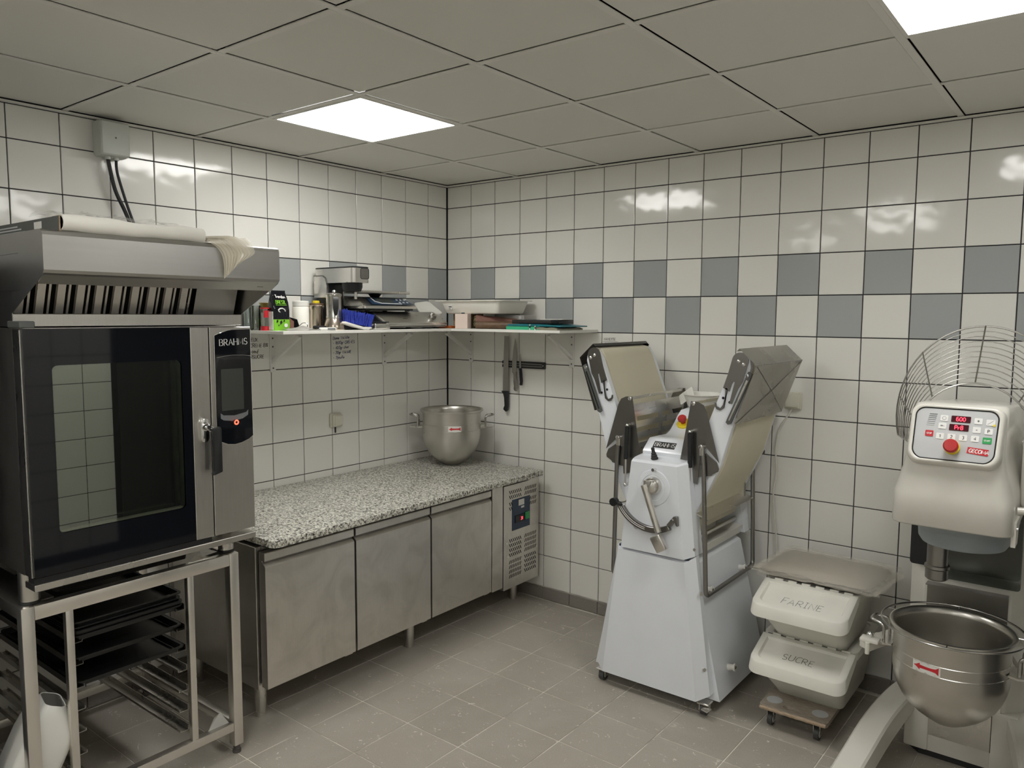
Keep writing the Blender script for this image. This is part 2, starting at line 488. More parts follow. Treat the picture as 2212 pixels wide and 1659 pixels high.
# ------------------------------------------------------------ lettering: strokes on a unit box (x 0..w, y 0..1)
def _c(cx, cy, rx, ry, a0, a1, n=10):
    return [(cx + rx * math.cos(math.radians(a0 + (a1 - a0) * i / n)), cy + ry * math.sin(math.radians(a0 + (a1 - a0) * i / n))) for i in range(n + 1)]
GL = {
 'A': (.7, [[(0, 0), (.35, 1), (.7, 0)], [(.14, .36), (.56, .36)]]),
 'B': (.6, [[(0, 0), (0, 1)], [(0, 1)] + _c(.25, .76, .27, .24, 90, -90) + [(0, .52)], [(0, .52)] + _c(.28, .26, .3, .26, 90, -90) + [(0, 0)]]),
 'C': (.62, [_c(.36, .5, .36, .5, 50, 310)]),
 'D': (.65, [[(0, 0), (0, 1)], [(0, 1)] + _c(.25, .5, .4, .5, 90, -90) + [(0, 0)]]),
 'E': (.52, [[(.5, 1), (0, 1), (0, 0), (.5, 0)], [(0, .52), (.4, .52)]]),
 'F': (.52, [[(.52, 1), (0, 1), (0, 0)], [(0, .52), (.4, .52)]]),
 'G': (.66, [_c(.36, .5, .36, .5, 50, 330) + [(.68, .42), (.42, .42)]]),
 'H': (.64, [[(0, 0), (0, 1)], [(.62, 0), (.62, 1)], [(0, .52), (.62, .52)]]),
 'I': (.34, [[(.16, 0), (.16, 1)], [(0, 0), (.32, 0)], [(0, 1), (.32, 1)]]),
 'L': (.5, [[(0, 1), (0, 0), (.48, 0)]]),
 'M': (.8, [[(0, 0), (.04, 1), (.4, .2), (.76, 1), (.8, 0)]]),
 'N': (.64, [[(0, 0), (0, 1), (.6, 0), (.6, 1)]]),
 'O': (.74, [_c(.36, .5, .36, .5, 90, 450, 16)]),
 'P': (.58, [[(0, 0), (0, 1)], [(0, 1)] + _c(.26, .74, .28, .26, 90, -90) + [(0, .48)]]),
 'R': (.62, [[(0, 0), (0, 1)], [(0, 1)] + _c(.26, .74, .28, .26, 90, -90) + [(0, .48)], [(.22, .48), (.62, 0)]]),
 'S': (.55, [_c(.28, .74, .25, .26, 30, 270) + _c(.28, .25, .27, .25, 90, -150)]),
 'T': (.6, [[(0, 1), (.6, 1)], [(.3, 1), (.3, 0)]]),
 'U': (.62, [[(0, 1), (0, .3)] + _c(.3, .3, .3, .3, 180, 360) + [(.6, 1)]]),
 'V': (.64, [[(0, 1), (.32, 0), (.64, 1)]]),
 'X': (.6, [[(0, 1), (.6, 0)], [(.6, 1), (0, 0)]]),
 '0': (.56, [_c(.27, .5, .27, .5, 90, 450, 14)]),
 '1': (.3, [[(0, .75), (.2, 1), (.2, 0)]]),
 '2': (.56, [_c(.27, .72, .26, .28, 160, -40) + [(0, 0), (.55, 0)]]),
 '3': (.52, [_c(.25, .75, .24, .25, 140, -90) + _c(.25, .25, .26, .25, 90, -140)]),
 '4': (.56, [[(.42, 0), (.42, 1), (0, .32), (.56, .32)]]),
 '6': (.56, [[(.44, .98)] + _c(.28, .5, .28, .5, 100, 200) + _c(.28, .28, .27, .28, 190, -170, 16)]),
 '7': (.52, [[(0, 1), (.52, 1), (.18, 0)]]),
 '8': (.54, [_c(.27, .75, .23, .25, 90, 450, 14), _c(.27, .25, .27, .25, 90, 450, 14)]),
 '%': (.6, [_c(.12, .8, .12, .16, 0, 360), _c(.48, .2, .12, .16, 0, 360), [(.55, 1), (.05, 0)]]),
 '-': (.4, [[(.02, .45), (.36, .47)]]),
 '+': (.6, [[(0, .5), (.6, .5)], [(.3, .2), (.3, .8)]]),
 ':': (.2, [[(.08, .65), (.1, .6)], [(.08, .15), (.1, .1)]]),
 '.': (.2, [[(.06, .06), (.1, 0)]]),
 'a': (.46, [_c(.2, .28, .2, .28, 40, 400, 12), [(.41, .55), (.41, 0)]]),
 'c': (.42, [_c(.22, .28, .22, .28, 50, 310)]),
 'e': (.46, [[(.02, .28), (.42, .3)] + _c(.22, .28, .21, .28, 10, 310)]),
 'f': (.36, [[(.36, .95)] + _c(.2, .8, .14, .2, 60, 180) + [(.06, -.3)], [(-.05, .5), (.3, .52)]]),
 'g': (.46, [_c(.2, .28, .2, .28, 40, 400, 12), [(.41, .55), (.4, -.25), (.2, -.36), (.02, -.25)]]),
 'h': (.44, [[(0, 1), (0, 0)], [(0, .4)] + _c(.2, .36, .2, .2, 150, 0) + [(.4, 0)]]),
 'i': (.16, [[(.06, .55), (.06, 0)], [(.06, .78), (.08, .82)]]),
 'l': (.18, [[(.06, 1), (.06, .06), (.14, 0)]]),
 'm': (.66, [[(0, .55), (0, 0)], [(0, .4)] + _c(.15, .36, .15, .19, 150, 0) + [(.3, 0)], [(.3, .4)] + _c(.45, .36, .15, .19, 150, 0) + [(.6, 0)]]),
 'n': (.44, [[(0, .55), (0, 0)], [(0, .4)] + _c(.2, .36, .2, .2, 150, 0) + [(.4, 0)]]),
 'o': (.48, [_c(.22, .28, .22, .28, 90, 450, 14)]),
 'r': (.34, [[(0, .55), (0, 0)], [(0, .35), (.14, .53), (.3, .52)]]),
 's': (.36, [_c(.18, .42, .15, .14, 30, 270) + _c(.18, .14, .17, .14, 90, -150)]),
 'u': (.46, [[(0, .55), (0, .2)] + _c(.2, .2, .2, .2, 180, 360) + [(.4, .55)], [(.4, .55), (.42, 0)]]),
 'v': (.4, [[(0, .55), (.2, 0), (.4, .55)]]),
 'd': (.46, [_c(.2, .28, .2, .28, 40, 400, 12), [(.41, 1), (.41, 0)]]),
 ' ': (.3, []),
}
def strokes(mb, text, org, ux, uy, h, wd, jit=0.0, gap=0.16, slant=0.0, serif=False, thin=0.45):
    """flat ribbons: org is the lower left corner, ux/uy unit directions, h letter height, wd ribbon width"""
    org, ux, uy = Vector(org), Vector(ux).normalized(), Vector(uy).normalized()
    rnd = random.Random(len(text) * 31 + 5)
    nrm = ux.cross(uy).normalized()
    x = 0.0
    for ch in text:
        wch, st = GL.get(ch, GL[' '])
        dy = rnd.uniform(-jit, jit); sc = 1 + rnd.uniform(-jit, jit); tilt = rnd.uniform(-jit, jit)
        for pl in st:
            P2 = [((x + px * sc + (py * (slant + tilt))), py * sc + dy) for px, py in pl]
            P3 = [org + ux * (px * h) + uy * (py * h) for px, py in P2]
            ww = wd
            if serif:
                d = (Vector(P2[-1]) - Vector(P2[0]))
                if len(pl) == 2 and abs(pl[0][0] - pl[1][0]) > abs(pl[0][1] - pl[1][1]): ww = wd * thin
            L = []; Rr = []
            for i, p in enumerate(P3):
                t = (P3[min(i + 1, len(P3) - 1)] - P3[max(i - 1, 0)])
                if t.length < 1e-9: t = ux
                t = t.normalized(); sd = nrm.cross(t)
                wv = ww
                if serif and len(pl) > 4:
                    wv = wd * (thin + (1 - thin) * abs(t.dot(uy)))
                L.append(mb.bm.verts.new(p + sd * wv / 2)); Rr.append(mb.bm.verts.new(p - sd * wv / 2))
            for i in range(len(P3) - 1):
                mb.bm.faces.new((L[i], Rr[i], Rr[i + 1], L[i + 1]))
            if serif and len(pl) == 2 and abs(pl[0][1] - pl[1][1]) > .8:
                for (px, py) in P2:
                    q = org + ux * (px * h) + uy * (py * h)
                    e = 0.09 * h; tk = wd * thin * 0.5
                    mb.poly([q - ux * e - uy * tk, q + ux * e - uy * tk, q + ux * e + uy * tk, q - ux * e + uy * tk])
        x += wch + gap
    return x * h
def write(name, mat, parent, lines, org, ux, uy, h, wd, lead=1.5, **k):
    mb = MB()
    for i, t in enumerate(lines):
        strokes(mb, t, Vector(org) - Vector(uy).normalized() * (h * lead * i), ux, uy, h, wd, **k)
    return mb.build(name, mat, parent, smooth=0, keep_normals=True)
# ============================================================ THE ROOM
RX, RY, RH = 4.10, -6.10, 2.632        # east wall, south wall, ceiling height
TW, TH, Z0 = 0.201, 0.2003, 2.4817     # wall tile pitch, row pitch, first joint below the ceiling
GAP = 0.0048
def wall_box(name, lo, hi, mat='grout_wall'):
    return tag(MB().box(lo, hi).build(name, mat, smooth=0), kind='structure')
wl = wall_box('wall_left', (-0.12, RY - 0.12, -0.1), (-0.008, 0.0, RH + 0.05))
wr = wall_box('wall_right', (-0.12, 0.008, -0.1), (RX + 0.12, 0.12, RH + 0.05))
we = wall_box('wall_east', (RX + 0.008, RY - 0.12, -0.1), (RX + 0.12, 0.008, RH + 0.05))
ws = wall_box('wall_south', (-0.008, RY - 0.12, -0.1), (RX + 0.008, RY - 0.008, RH + 0.05))

_tile_me = {}
def tile_mesh(wd, ht, mat):
    """a glazed tile standing on the XZ plane, face towards -Y, slightly pillowed edge"""
    key = (round(wd, 4), round(ht, 4), mat)
    if key in _tile_me: return _tile_me[key]
    bm = bmesh.new(); a, b = wd / 2, ht / 2; i = 0.0016; t = 0.0075
    bk = [bm.verts.new(p) for p in ((-a, t, -b), (a, t, -b), (a, t, b), (-a, t, b))]
    md = [bm.verts.new(p) for p in ((-a, 0.0013, -b), (a, 0.0013, -b), (a, 0.0013, b), (-a, 0.0013, b))]
    fr = [bm.verts.new(p) for p in ((-a + i, 0, -b + i), (a - i, 0, -b + i), (a - i, 0, b - i), (-a + i, 0, b - i))]
    bm.faces.new(fr)
    for A, Bq in ((md, fr), (bk, md)):
        for k in range(4):
            l = (k + 1) % 4
            bm.faces.new((A[k], A[l], Bq[l], Bq[k]))
    bmesh.ops.recalc_face_normals(bm, faces=bm.faces[:])
    if bm.faces[0].normal.y > 0: bmesh.ops.reverse_faces(bm, faces=bm.faces[:])
    me = bpy.data.meshes.new('tile'); bm.to_mesh(me); bm.free()
    me.materials.append(MATS[mat])
    _tile_me[key] = me
    return me
rows = [(Z0, RH - 0.012)] + [(Z0 - TH * (r + 1), Z0 - TH * r) for r in range(12)]
def grey(side, row, k):
    if row == 3: return (k % 2 == 1) if side == 'r' else (k % 2 == 0)
    if row == 4: return (k % 2 == 0) if side == 'r' else (k % 2 == 1)
    return False
def lay_tiles(parent, side, cols):
    for r, (za, zb) in enumerate(rows):
        for k, (ca, cb) in enumerate(cols):
            me = tile_mesh(cb - ca - GAP, zb - za - GAP, 'tile_grey' if grey(side, r, k) else 'tile_white')
            o = bpy.data.objects.new('wall_tile', me); COL.objects.link(o); o.parent = parent
            c = (ca + cb) / 2
            j = lambda: random.uniform(-0.0032, 0.0032)
            if side == 'r':
                p = Vector((c, 0, (za + zb) / 2)); o.rotation_euler = (j(), 0, j())
            else:
                p = Vector((0, -c, (za + zb) / 2)); o.rotation_euler = (j(), 0, PI / 2 + j())
            o.location = p - ORG[parent.name]
colr = [(0.004, 0.2105)] + [(0.0095 + 0.20105 * c, 0.0095 + 0.20105 * (c + 1)) for c in range(1, 17)]
coll = [(0.004, 0.1785)] + [(-0.0228 + 0.2013 * c, -0.0228 + 0.2013 * (c + 1)) for c in range(1, 17)]
lay_tiles(wr, 'r', colr)
lay_tiles(wl, 'l', coll)
def tile_field(name, parent, fn, u0, u1, skip=None):
    """tiles nobody sees directly: one joined part"""
    mb = MB(); n = int(math.ceil((u1 - u0) / TW))
    for r, (za, zb) in enumerate(rows):
        for k in range(n):
            a, b = u0 + k * TW, min(u0 + (k + 1) * TW, u1)
            if b - a < 0.02: continue
            if skip and skip((a + b) / 2, (za + zb) / 2): continue
            q = [fn(a + GAP / 2, za + GAP / 2), fn(b - GAP / 2, za + GAP / 2), fn(b - GAP / 2, zb - GAP / 2), fn(a + GAP / 2, zb - GAP / 2)]
            mb.poly(q)
    o = mb.build(name, 'tile_white', parent, smooth=0)
    return tag(o, kind='stuff')
tile_field('tile_field', wr, lambda u, z: (u, 0.0, z), colr[-1][1], RX)
tile_field('tile_field', wl, lambda u, z: (0.0, -u, z), coll[-1][1], -RY)
tile_field('tile_field', ws, lambda u, z: (u, RY, z), 0.0, RX)
tile_field('tile_field', we, lambda u, z: (RX, -u, z), 0.0, -RY, skip=lambda u, z: 0.18 < u < 1.16 and z < 2.12)
# black silicone joint in the corner
tag(MB().box((-0.008, -0.0045, 0.078), (0.0045, 0.008, RH - 0.012)).build('trim_3', 'gasket', smooth=0), kind='structure')

# dark service door in the east wall (only its reflection shows in the oven glass)
d1 = tag(MB().box((RX - 0.004, -1.16, 0.0), (RX + 0.02, -0.18, 2.10), 0.003).build('door_1', 'dark_door'), kind='structure')
MB().box((RX - 0.012, -1.10, 1.00), (RX - 0.003, -1.06, 1.12), 0.003).build('push_plate', 'dark_door', d1)

# baseboards of grey tiles
def baseboard(name, side, cols):
    if side == 'r': o = MB().box((0.0, 0.0, 0.0), (RX, 0.008, 0.0785)).build(name, 'grout_floor', smooth=0)
    else: o = MB().box((-0.008, RY, 0.0), (0.0, 0.0, 0.0785)).build(name, 'grout_floor', smooth=0)
    tag(o, kind='structure')
    me = None
    for a, b in cols:
        p, q = a + 0.0012, b - 0.0012
        if side == 'r': mb = MB().box((p, -0.009, 0.004), (q, 0.006, 0.077), 0.002, 1)
        else: mb = MB().box((-0.006, -q, 0.004), (0.009, -p, 0.077), 0.002, 1)
        mb.build('base_tile', 'base_tile', o)
    return o
baseboard('baseboard_right', 'r', colr + [(3.427 + 0.201 * k, 3.427 + 0.201 * (k + 1)) for k in range(3)])
baseboard('baseboard_left', 'l', coll)

# floor: 30 cm tiles, turned a hair off the walls
fl = tag(MB().box((-0.1, RY - 0.1, -0.1), (RX + 0.1, 0.1, -0.0025)).build('floor', 'grout_floor', smooth=0), kind='structure')
FS, FX, FY, FR = 0.29856, 0.93471, 0.06755, -0.01111
ca, sa = math.cos(FR), math.sin(FR)
def fw(u, v): return (u * ca - v * sa, u * sa + v * ca)
_fm = {}
def floor_tile(u0, u1, v0, v1):
    key = (round(u1 - u0, 3), round(v1 - v0, 3))
    if key not in _fm:
        a, b = (u1 - u0) / 2 - 0.0022, (v1 - v0) / 2 - 0.0022
        mb = MB().box((-a, -b, -0.012), (a, b, 0.0), 0.0011, 1)
        me = bpy.data.meshes.new('floor_tile'); mb.bm.to_mesh(me); mb.bm.free(); me.materials.append(MATS['floor_tile']); _fm[key] = me
    o = bpy.data.objects.new('floor_tile', _fm[key]); COL.objects.link(o); o.parent = fl
    x, y = fw((u0 + u1) / 2, (v0 + v1) / 2)
    o.location = Vector((x, y, random.uniform(-0.0005, 0.0))) - ORG[fl.name]
    o.rotation_euler = (0, 0, FR)
far = MB()
i0 = -int(FX / FS) - 1
for i in range(i0, 11):
    for j in range(-1, 21):
        u0, u1 = FX + FS * i, FX + FS * (i + 1)
        v1, v0 = -(FY + FS * j), -(FY + FS * (j + 1))
        u0, u1 = max(u0, 0.0), min(u1, RX); v0, v1 = max(v0, RY + 0.04), min(v1, -0.006)
        if u1 - u0 < 0.02 or v1 - v0 < 0.02: continue
        if j < 11: floor_tile(u0, u1, v0, v1)
        else:
            q = [fw(u0 + .0016, v0 + .0016), fw(u1 - .0016, v0 + .0016), fw(u1 - .0016, v1 - .0016), fw(u0 + .0016, v1 - .0016)]
            far.poly([(x, y, 0.0) for x, y in q])
tag(far.build('far_floor_tiles', 'floor_tile', fl, smooth=0), kind='stuff')

# ceiling: 60 cm panels in a T-bar grid
cl = tag(MB().box((-0.1, RY - 0.1, RH + 0.03), (RX + 0.1, 0.1, RH + 0.12)).build('ceiling', 'void', smooth=0), kind='structure')
GX, GY, BW = 0.585, 0.5734, 0.024
xs = [0.0] + [GX + 0.6 * i for i in range(6)] + [RX]
ys = [0.0] + [GY + 0.6 * j for j in range(10)] + [-RY]
LIGHTS = {(1, 2), (5, 2), (3, 5), (1, 8), (5, 8)}  # last two are unseen panels, added behind the camera for background fill
_cm = {}
def ceil_panel(a, b, c, d):
    key = (round(b - a, 3), round(d - c, 3))
    if key not in _cm:
        p, q = (b - a) / 2 - 0.014, (d - c) / 2 - 0.014
        mb = MB().box((-p, -q, 0.0), (p, q, 0.018), 0.003, 1)
        me = bpy.data.meshes.new('ceiling_panel'); mb.bm.to_mesh(me); mb.bm.free(); me.materials.append(MATS['ceiling_panel']); _cm[key] = me
    o = bpy.data.objects.new('ceiling_panel', _cm[key]); COL.objects.link(o); o.parent = cl
    o.location = Vector(((a + b) / 2 + 0.0022, -(c + d) / 2 - 0.0022, RH + 0.001 + random.uniform(0, 0.0012))) - ORG[cl.name]
for i in range(len(xs) - 1):
    for j in range(len(ys) - 1):
        if xs[i + 1] - xs[i] < 0.06 or ys[j + 1] - ys[j] < 0.06: continue
        if (i, j) not in LIGHTS: ceil_panel(xs[i], xs[i + 1], ys[j], ys[j + 1])
for x in xs[1:-1]:
    MB().box((x - BW / 2, RY, RH - 0.0025), (x + BW / 2, -0.002, RH + 0.002), 0.0007, 1).build('grid_bar', 'ceiling_trim', cl)
for k, y in enumerate(ys[1:-1]):
    for a, b in zip(xs, xs[1:]):
        MB().box((a + BW / 2 + (0.0008 if a > 0 else -0.01), -y - BW / 2, RH - 0.0022), (b - BW / 2 - 0.0008 + (0.01 if b == RX else 0), -y + BW / 2, RH + 0.002), 0.0007, 1).build('grid_bar', 'ceiling_trim', cl)
tag(MB().box((0.0, RY, RH - 0.012), (0.022, 0.0, RH - 0.0045), 0.001, 1).build('trim_1', 'ceiling_trim'), kind='structure')
tag(MB().box((0.022, -0.022, RH - 0.012), (RX, 0.0, RH - 0.0045), 0.001, 1).build('trim_2', 'ceiling_trim'), kind='structure')

# recessed light panels
LAB = {(1, 2): 'square ceiling light panel nearest the room corner, above the worktop',
       (5, 2): 'square ceiling light panel cut off by the upper right edge, above the mixer',
       (3, 5): 'square ceiling light panel above the middle of the kitchen floor',
       (1, 8): 'unseen square light panel added as fill behind the camera, left wall side',
       (5, 8): 'unseen square light panel added as fill behind the camera, door side'}
for (i, j) in sorted(LIGHTS):
    a, b, c, d = xs[i], xs[i + 1], ys[j], ys[j + 1]
    t = thing('ceiling_light', LAB[(i, j)], 'light', ((a + b) / 2, -(c + d) / 2, RH - 0.004), 'flush ceiling light panels')
    A, Bq, C_, D = a + BW / 2 + .001, b - BW / 2 - .001, -d + BW / 2 + .001, -c - BW / 2 - .001
    fb = 0.012
    m = MB()
    m.box((A, C_, RH - 0.004), (A + fb, D, RH + 0.012)).box((Bq - fb, C_, RH - 0.004), (Bq, D, RH + 0.012))
    m.box((A + fb, C_, RH - 0.004), (Bq - fb, C_ + fb, RH + 0.012)).box((A + fb, D - fb, RH - 0.004), (Bq - fb, D, RH + 0.012))
    m.build('frame', 'ceiling_trim', t)
    MB().box((A + fb, C_ + fb, RH - 0.002), (Bq - fb, D - fb, RH + 0.006)).build('diffuser', 'diffuser', t, smooth=0)
# ============================================================ OVEN CORNER
# ---- stand
YL, YR = -2.921, -2.143
ST = thing('oven_stand', 'stainless steel open frame stand with tray runners under the oven', 'stand', (0.45, -2.53, 0))
def bar(name, lo, hi, par, mat='steel_stand', bev=0.003): return MB().box(lo, hi, bev, 2).build(name, mat, par)
SX0, SX1 = 0.06, 0.85
for x0, y0 in ((SX1 - .04, YL), (SX1 - .04, YR - .04), (SX0, YL), (SX0, YR - .04)):
    lg = bar('leg', (x0, y0, 0.035), (x0 + .04, y0 + .04, 0.833), ST)
    MB().cyl((x0 + .02, y0 + .02, 0.0), (x0 + .02, y0 + .02, 0.012), 0.017).cyl((x0 + .02, y0 + .02, 0.012), (x0 + .02, y0 + .02, 0.037), 0.013).build('foot', 'foot_grey', lg)
bar('top_rail', (SX1 - .038, YL + .04, 0.785), (SX1 - .001, YR - .04, 0.832), ST)
bar('top_rail', (SX0, YL + .04, 0.79), (SX0 + .035, YR - .04, 0.832), ST)
bar('top_rail', (SX0 + .04, YL + .002, 0.79), (SX1 - .04, YL + .036, 0.832), ST)
bar('top_rail', (SX0 + .04, YR - .036, 0.79), (SX1 - .04, YR - .002, 0.832), ST)
bar('bottom_rail', (SX1 - .036, YL + .04, 0.10), (SX1 - .002, YR - .04, 0.135), ST)
bar('bottom_rail', (SX0, YL + .04, 0.10), (SX0 + .035, YR - .04, 0.135), ST)
bar('bottom_rail', (SX0 + .04, YR - .036, 0.10), (SX1 - .04, YR - .002, 0.135), ST)
bar('bottom_rail', (SX0 + .04, YL + .002, 0.10), (SX1 - .04, YL + .036, 0.135), ST)
for y in (-2.775, -2.345):
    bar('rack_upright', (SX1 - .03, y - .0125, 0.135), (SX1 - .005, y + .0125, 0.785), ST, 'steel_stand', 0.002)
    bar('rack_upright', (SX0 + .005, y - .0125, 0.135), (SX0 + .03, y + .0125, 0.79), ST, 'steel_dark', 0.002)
LEV = [0.655, 0.575, 0.495, 0.415, 0.335, 0.255, 0.175]
for z in LEV:
    for y, s in ((-2.762, 1), (-2.358, -1)):
        pr = [(y, z), (y + s * .034, z), (y + s * .034, z + .010), (y + s * .0325, z + .010), (y + s * .0325, z + .0015), (y + s * .0015, z + .0015), (y + s * .0015, z + .022), (y, z + .022)]
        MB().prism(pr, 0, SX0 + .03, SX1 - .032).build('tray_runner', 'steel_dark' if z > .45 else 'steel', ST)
# shelf plate on the left part of the frame top
MB().box((SX0 + .04, YL + .036, 0.825), (SX1 - .06, -2.80, 0.829)).build('side_plate', 'steel_stand', ST)

# ---- baking trays
def make_tray(name, label, x0, x1, y0, y1, z, h=0.022, group='black baking trays in the oven stand', mat='tray_black', rot=0.0):
    t = 0.0012; e = 0.010
    ro, ri = rrect(x0, y0, x1, y1, .02), rrect(x0 + e, y0 + e, x1 - e, y1 - e, .014)
    bo = rrect(x0 + e + .006, y0 + e + .006, x1 - e - .006, y1 - e - .006, .012)
    L = lambda q, zz: [(a, b, zz) for a, b in q]
    mb = MB()
    mb.loft([L(ro, z + h - .005), L(ro, z + h), L(ri, z + h), L(bo, z + t)], cap=False)
    bmesh.ops.contextual_create(mb.bm, geom=mb.bm.verts[-len(bo):])
    mb.loft([L(bo, z), L(ri, z + h - t)], cap=False)
    n = len(bo)
    vs = mb.bm.verts[:]; mb.bm.verts.ensure_lookup_table()
    mb.bm.faces.new([mb.bm.verts[len(vs) - 2 * n + k] for k in range(n)][::-1])
    o = mb.build(name, mat, smooth=40)
    return tag(o, label, 'baking tray', group)
TY0, TY1 = -2.755, -2.365
for k, (z, lab, dx) in enumerate(((0.6575, 'lowest black baking tray of the pile on the top stand level', 0.0), (0.6665, 'second black baking tray of the pile on the top stand level', -0.006),
                     (0.675, 'third black baking tray of the pile on the top stand level', 0.004), (0.6835, 'fourth black baking tray of the pile on the top stand level', -0.012), (0.705, 'topmost black baking tray of the pile on the top stand level', -0.004))):
    make_tray('baking_tray', lab, 0.12 + dx, 0.825 + dx, TY0, TY1, z)
make_tray('baking_tray', 'black baking tray on the second stand level, below the pile', 0.12, 0.815, TY0, TY1, LEV[1] + .0025)
make_tray('baking_tray', 'lowest black baking tray in the stand, above the empty runners', 0.12, 0.83, TY0, TY1, LEV[2] + .0025)
make_tray('baking_tray', 'dark baking tray wedged between the oven and its stand', 0.10, 0.785, -2.80, -2.30, 0.8335, 0.040, 'trays under the oven', 'tray_black')
make_tray('baking_tray', 'thin dark tray lying in the tray under the oven', 0.12, 0.76, -2.78, -2.32, 0.848, 0.038, 'trays under the oven', 'tray_black')
# scraps on the stand
fo = MB().poly([(0.80, -2.285, 0.8345), (0.79, -2.20, 0.836), (0.55, -2.205, 0.8355), (0.56, -2.29, 0.834)]).solid(0.001).build('foil_sheet', 'steel', smooth=0)
tag(fo, 'small flat metal sheet lying on the stand beside the right oven foot', 'sheet')
ps = MB(); ps.poly([(0.832, -2.345, 0.8335), (0.838, -2.262, 0.8335), (0.822, -2.31, 0.858)]).poly([(0.838, -2.262, 0.8335), (0.79, -2.272, 0.845), (0.822, -2.31, 0.858)])
tag(ps.solid(0.0008).build('foil_scrap', 'steel', smooth=0), 'crumpled shiny foil scrap on the front rail under the oven', 'foil')
pc = MB(); pc.poly([(0.828, -2.285, 0.1358), (0.83, -2.195, 0.1358), (0.80, -2.215, 0.178), (0.795, -2.24, 0.16)])
tag(pc.solid(0.0008).build('paper_scrap', 'label_white', smooth=0), 'torn white paper triangle on the bottom rail of the stand', 'paper')

# ---- combi oven
OL, OR, OF = -2.908, -2.115, 0.86
OV = thing('combi_oven', 'stainless combi oven with black glass door and touch panel', 'oven', (0.45, -2.51, 0.835))
b = MB()
b.box((0.05, OL, 0.945), (OF, OL + .05, 1.733)).box((0.05, -2.36, 0.945), (OF, OR, 1.733))
b.box((0.05, OL + .05, 0.945), (0.10, -2.36, 1.733)).box((0.10, OL + .05, 0.945), (OF, -2.36, 1.03)).box((0.10, OL + .05, 1.66), (OF, -2.36, 1.733))
b.build('body', 'steel_oven', OV, smooth=0)
cv = MB(); x0, x1, y0, y1, z0, z1 = 0.104, 0.858, OL + .054, -2.364, 1.034, 1.656
cv.poly([(x0, y0, z0), (x1, y0, z0), (x1, y1, z0), (x0, y1, z0)]).poly([(x0, y0, z1), (x1, y0, z1), (x1, y1, z1), (x0, y1, z1)])
cv.poly([(x0, y0, z0), (x0, y1, z0), (x0, y1, z1), (x0, y0, z1)]).poly([(x0, y0, z0), (x1, y0, z0), (x1, y0, z1), (x0, y0, z1)]).poly([(x0, y1, z0), (x1, y1, z0), (x1, y1, z1), (x0, y1, z1)])
cv.build('cavity', 'cavity', OV, smooth=0, keep_normals=True)
# rack rail inside: a slotted upright and wire runners
rk = MB(); yy = -2.400
zs = [1.07, 1.10]
for k in range(7):
    rk.box((0.790, yy - .006, 1.06 + .083 * k), (0.842, yy, 1.06 + .083 * k + .043))
rk.box((0.790, yy - .006, 1.06), (0.803, yy, 1.64)).box((0.829, yy - .006, 1.06), (0.842, yy, 1.64))
rk.build('rack_rail', 'label_white', OV)
for k in range(5):
    z = 1.13 + .09 * k
    MB().tube([(0.13, yy - .01, z), (0.80, yy - .012, z)], 0.005).build('wire_runner', 'steel', OV)
for x in (0.80, 0.88):
    pass
# door: black glass sheet with a clear window, steel lock strip, seal
DZ0, DZ1 = 0.948, 1.731
wy0, wy1, wz0, wz1 = -2.826, -2.398, 1.076, 1.615
dm = MB()
xa, xb = OF + .012, 0.921
dm.box((xa, OL + .002, DZ0), (xb, wy0 - .008, DZ1)).box((xa, wy1 + .008, DZ0), (xb, -2.362, DZ1))
dm.box((xa, wy0 - .008, DZ0), (xb, wy1 + .008, wz0 - .008)).box((xa, wy0 - .008, wz1 + .008), (xb, wy1 + .008, DZ1))
DO = dm.build('door', 'steel_oven', OV, smooth=0)
gl = MB(); ro = rrect(OL + .004, DZ0, -2.363, DZ1, .003, 2); 
win = rrect(wy0, wz0, wy1, wz1, .018, 5)
# glass front with a hole: outer rectangle to rounded window, four bridging strips
o4 = [(-2.363, DZ1), (OL + .004, DZ1), (OL + .004, DZ0), (-2.363, DZ0)]
def ring(mb, x):
    V = [mb.bm.verts.new((x, a, b_)) for a, b_ in win]; Oq = [mb.bm.verts.new((x, a, b_)) for a, b_ in o4]
    n = len(win) // 4
    for k in range(4):
        seg = V[k * n:(k + 1) * n]
        for i in range(n - 1): mb.bm.faces.new((Oq[k], seg[i], seg[i + 1]))
        nx = V[((k + 1) * n) % len(V)]
        mb.bm.faces.new((Oq[k], seg[-1], nx, Oq[(k + 1) % 4]))
ring(gl, 0.930); ring(gl, 0.9225)
gl.loft([[(0.930, a, b_) for a, b_ in o4], [(0.9225, a, b_) for a, b_ in o4]], cap=False)
gl.build('glass_front', 'black_gloss', DO, smooth=0)
MB().prism(rrect(wy0 - .004, wz0 - .004, wy1 + .004, wz1 + .004, .02), 0, 0.9228, 0.9258).build('window_pane', 'oven_glass', DO, smooth=0)
MB().prism(rrect(wy0 - .004, wz0 - .004, wy1 + .004, wz1 + .004, .02), 0, 0.876, 0.879).build('inner_pane', 'clear_glass', DO, smooth=0)
MB().box((0.90, wy0 + .004, wz0 - .006), (0.9215, wy1 - .004, wz0 + .006), 0.002).build('window_seal', 'label_white', DO)
MB().box((0.872, -2.362, DZ0 - .002), (0.931, -2.2915, DZ1), 0.002).build('lock_strip', 'steel_oven', DO)
MB().box((0.868, OL - .001, DZ0), (0.921, OL + .0035, DZ1 - .002), 0.001, 1).build('hinge_edge', 'steel', DO)
MB().box((OF, OL + .006, DZ0), (OF + .014, -2.30, DZ1 - .004)).build('door_gasket', 'gasket', DO, smooth=0)
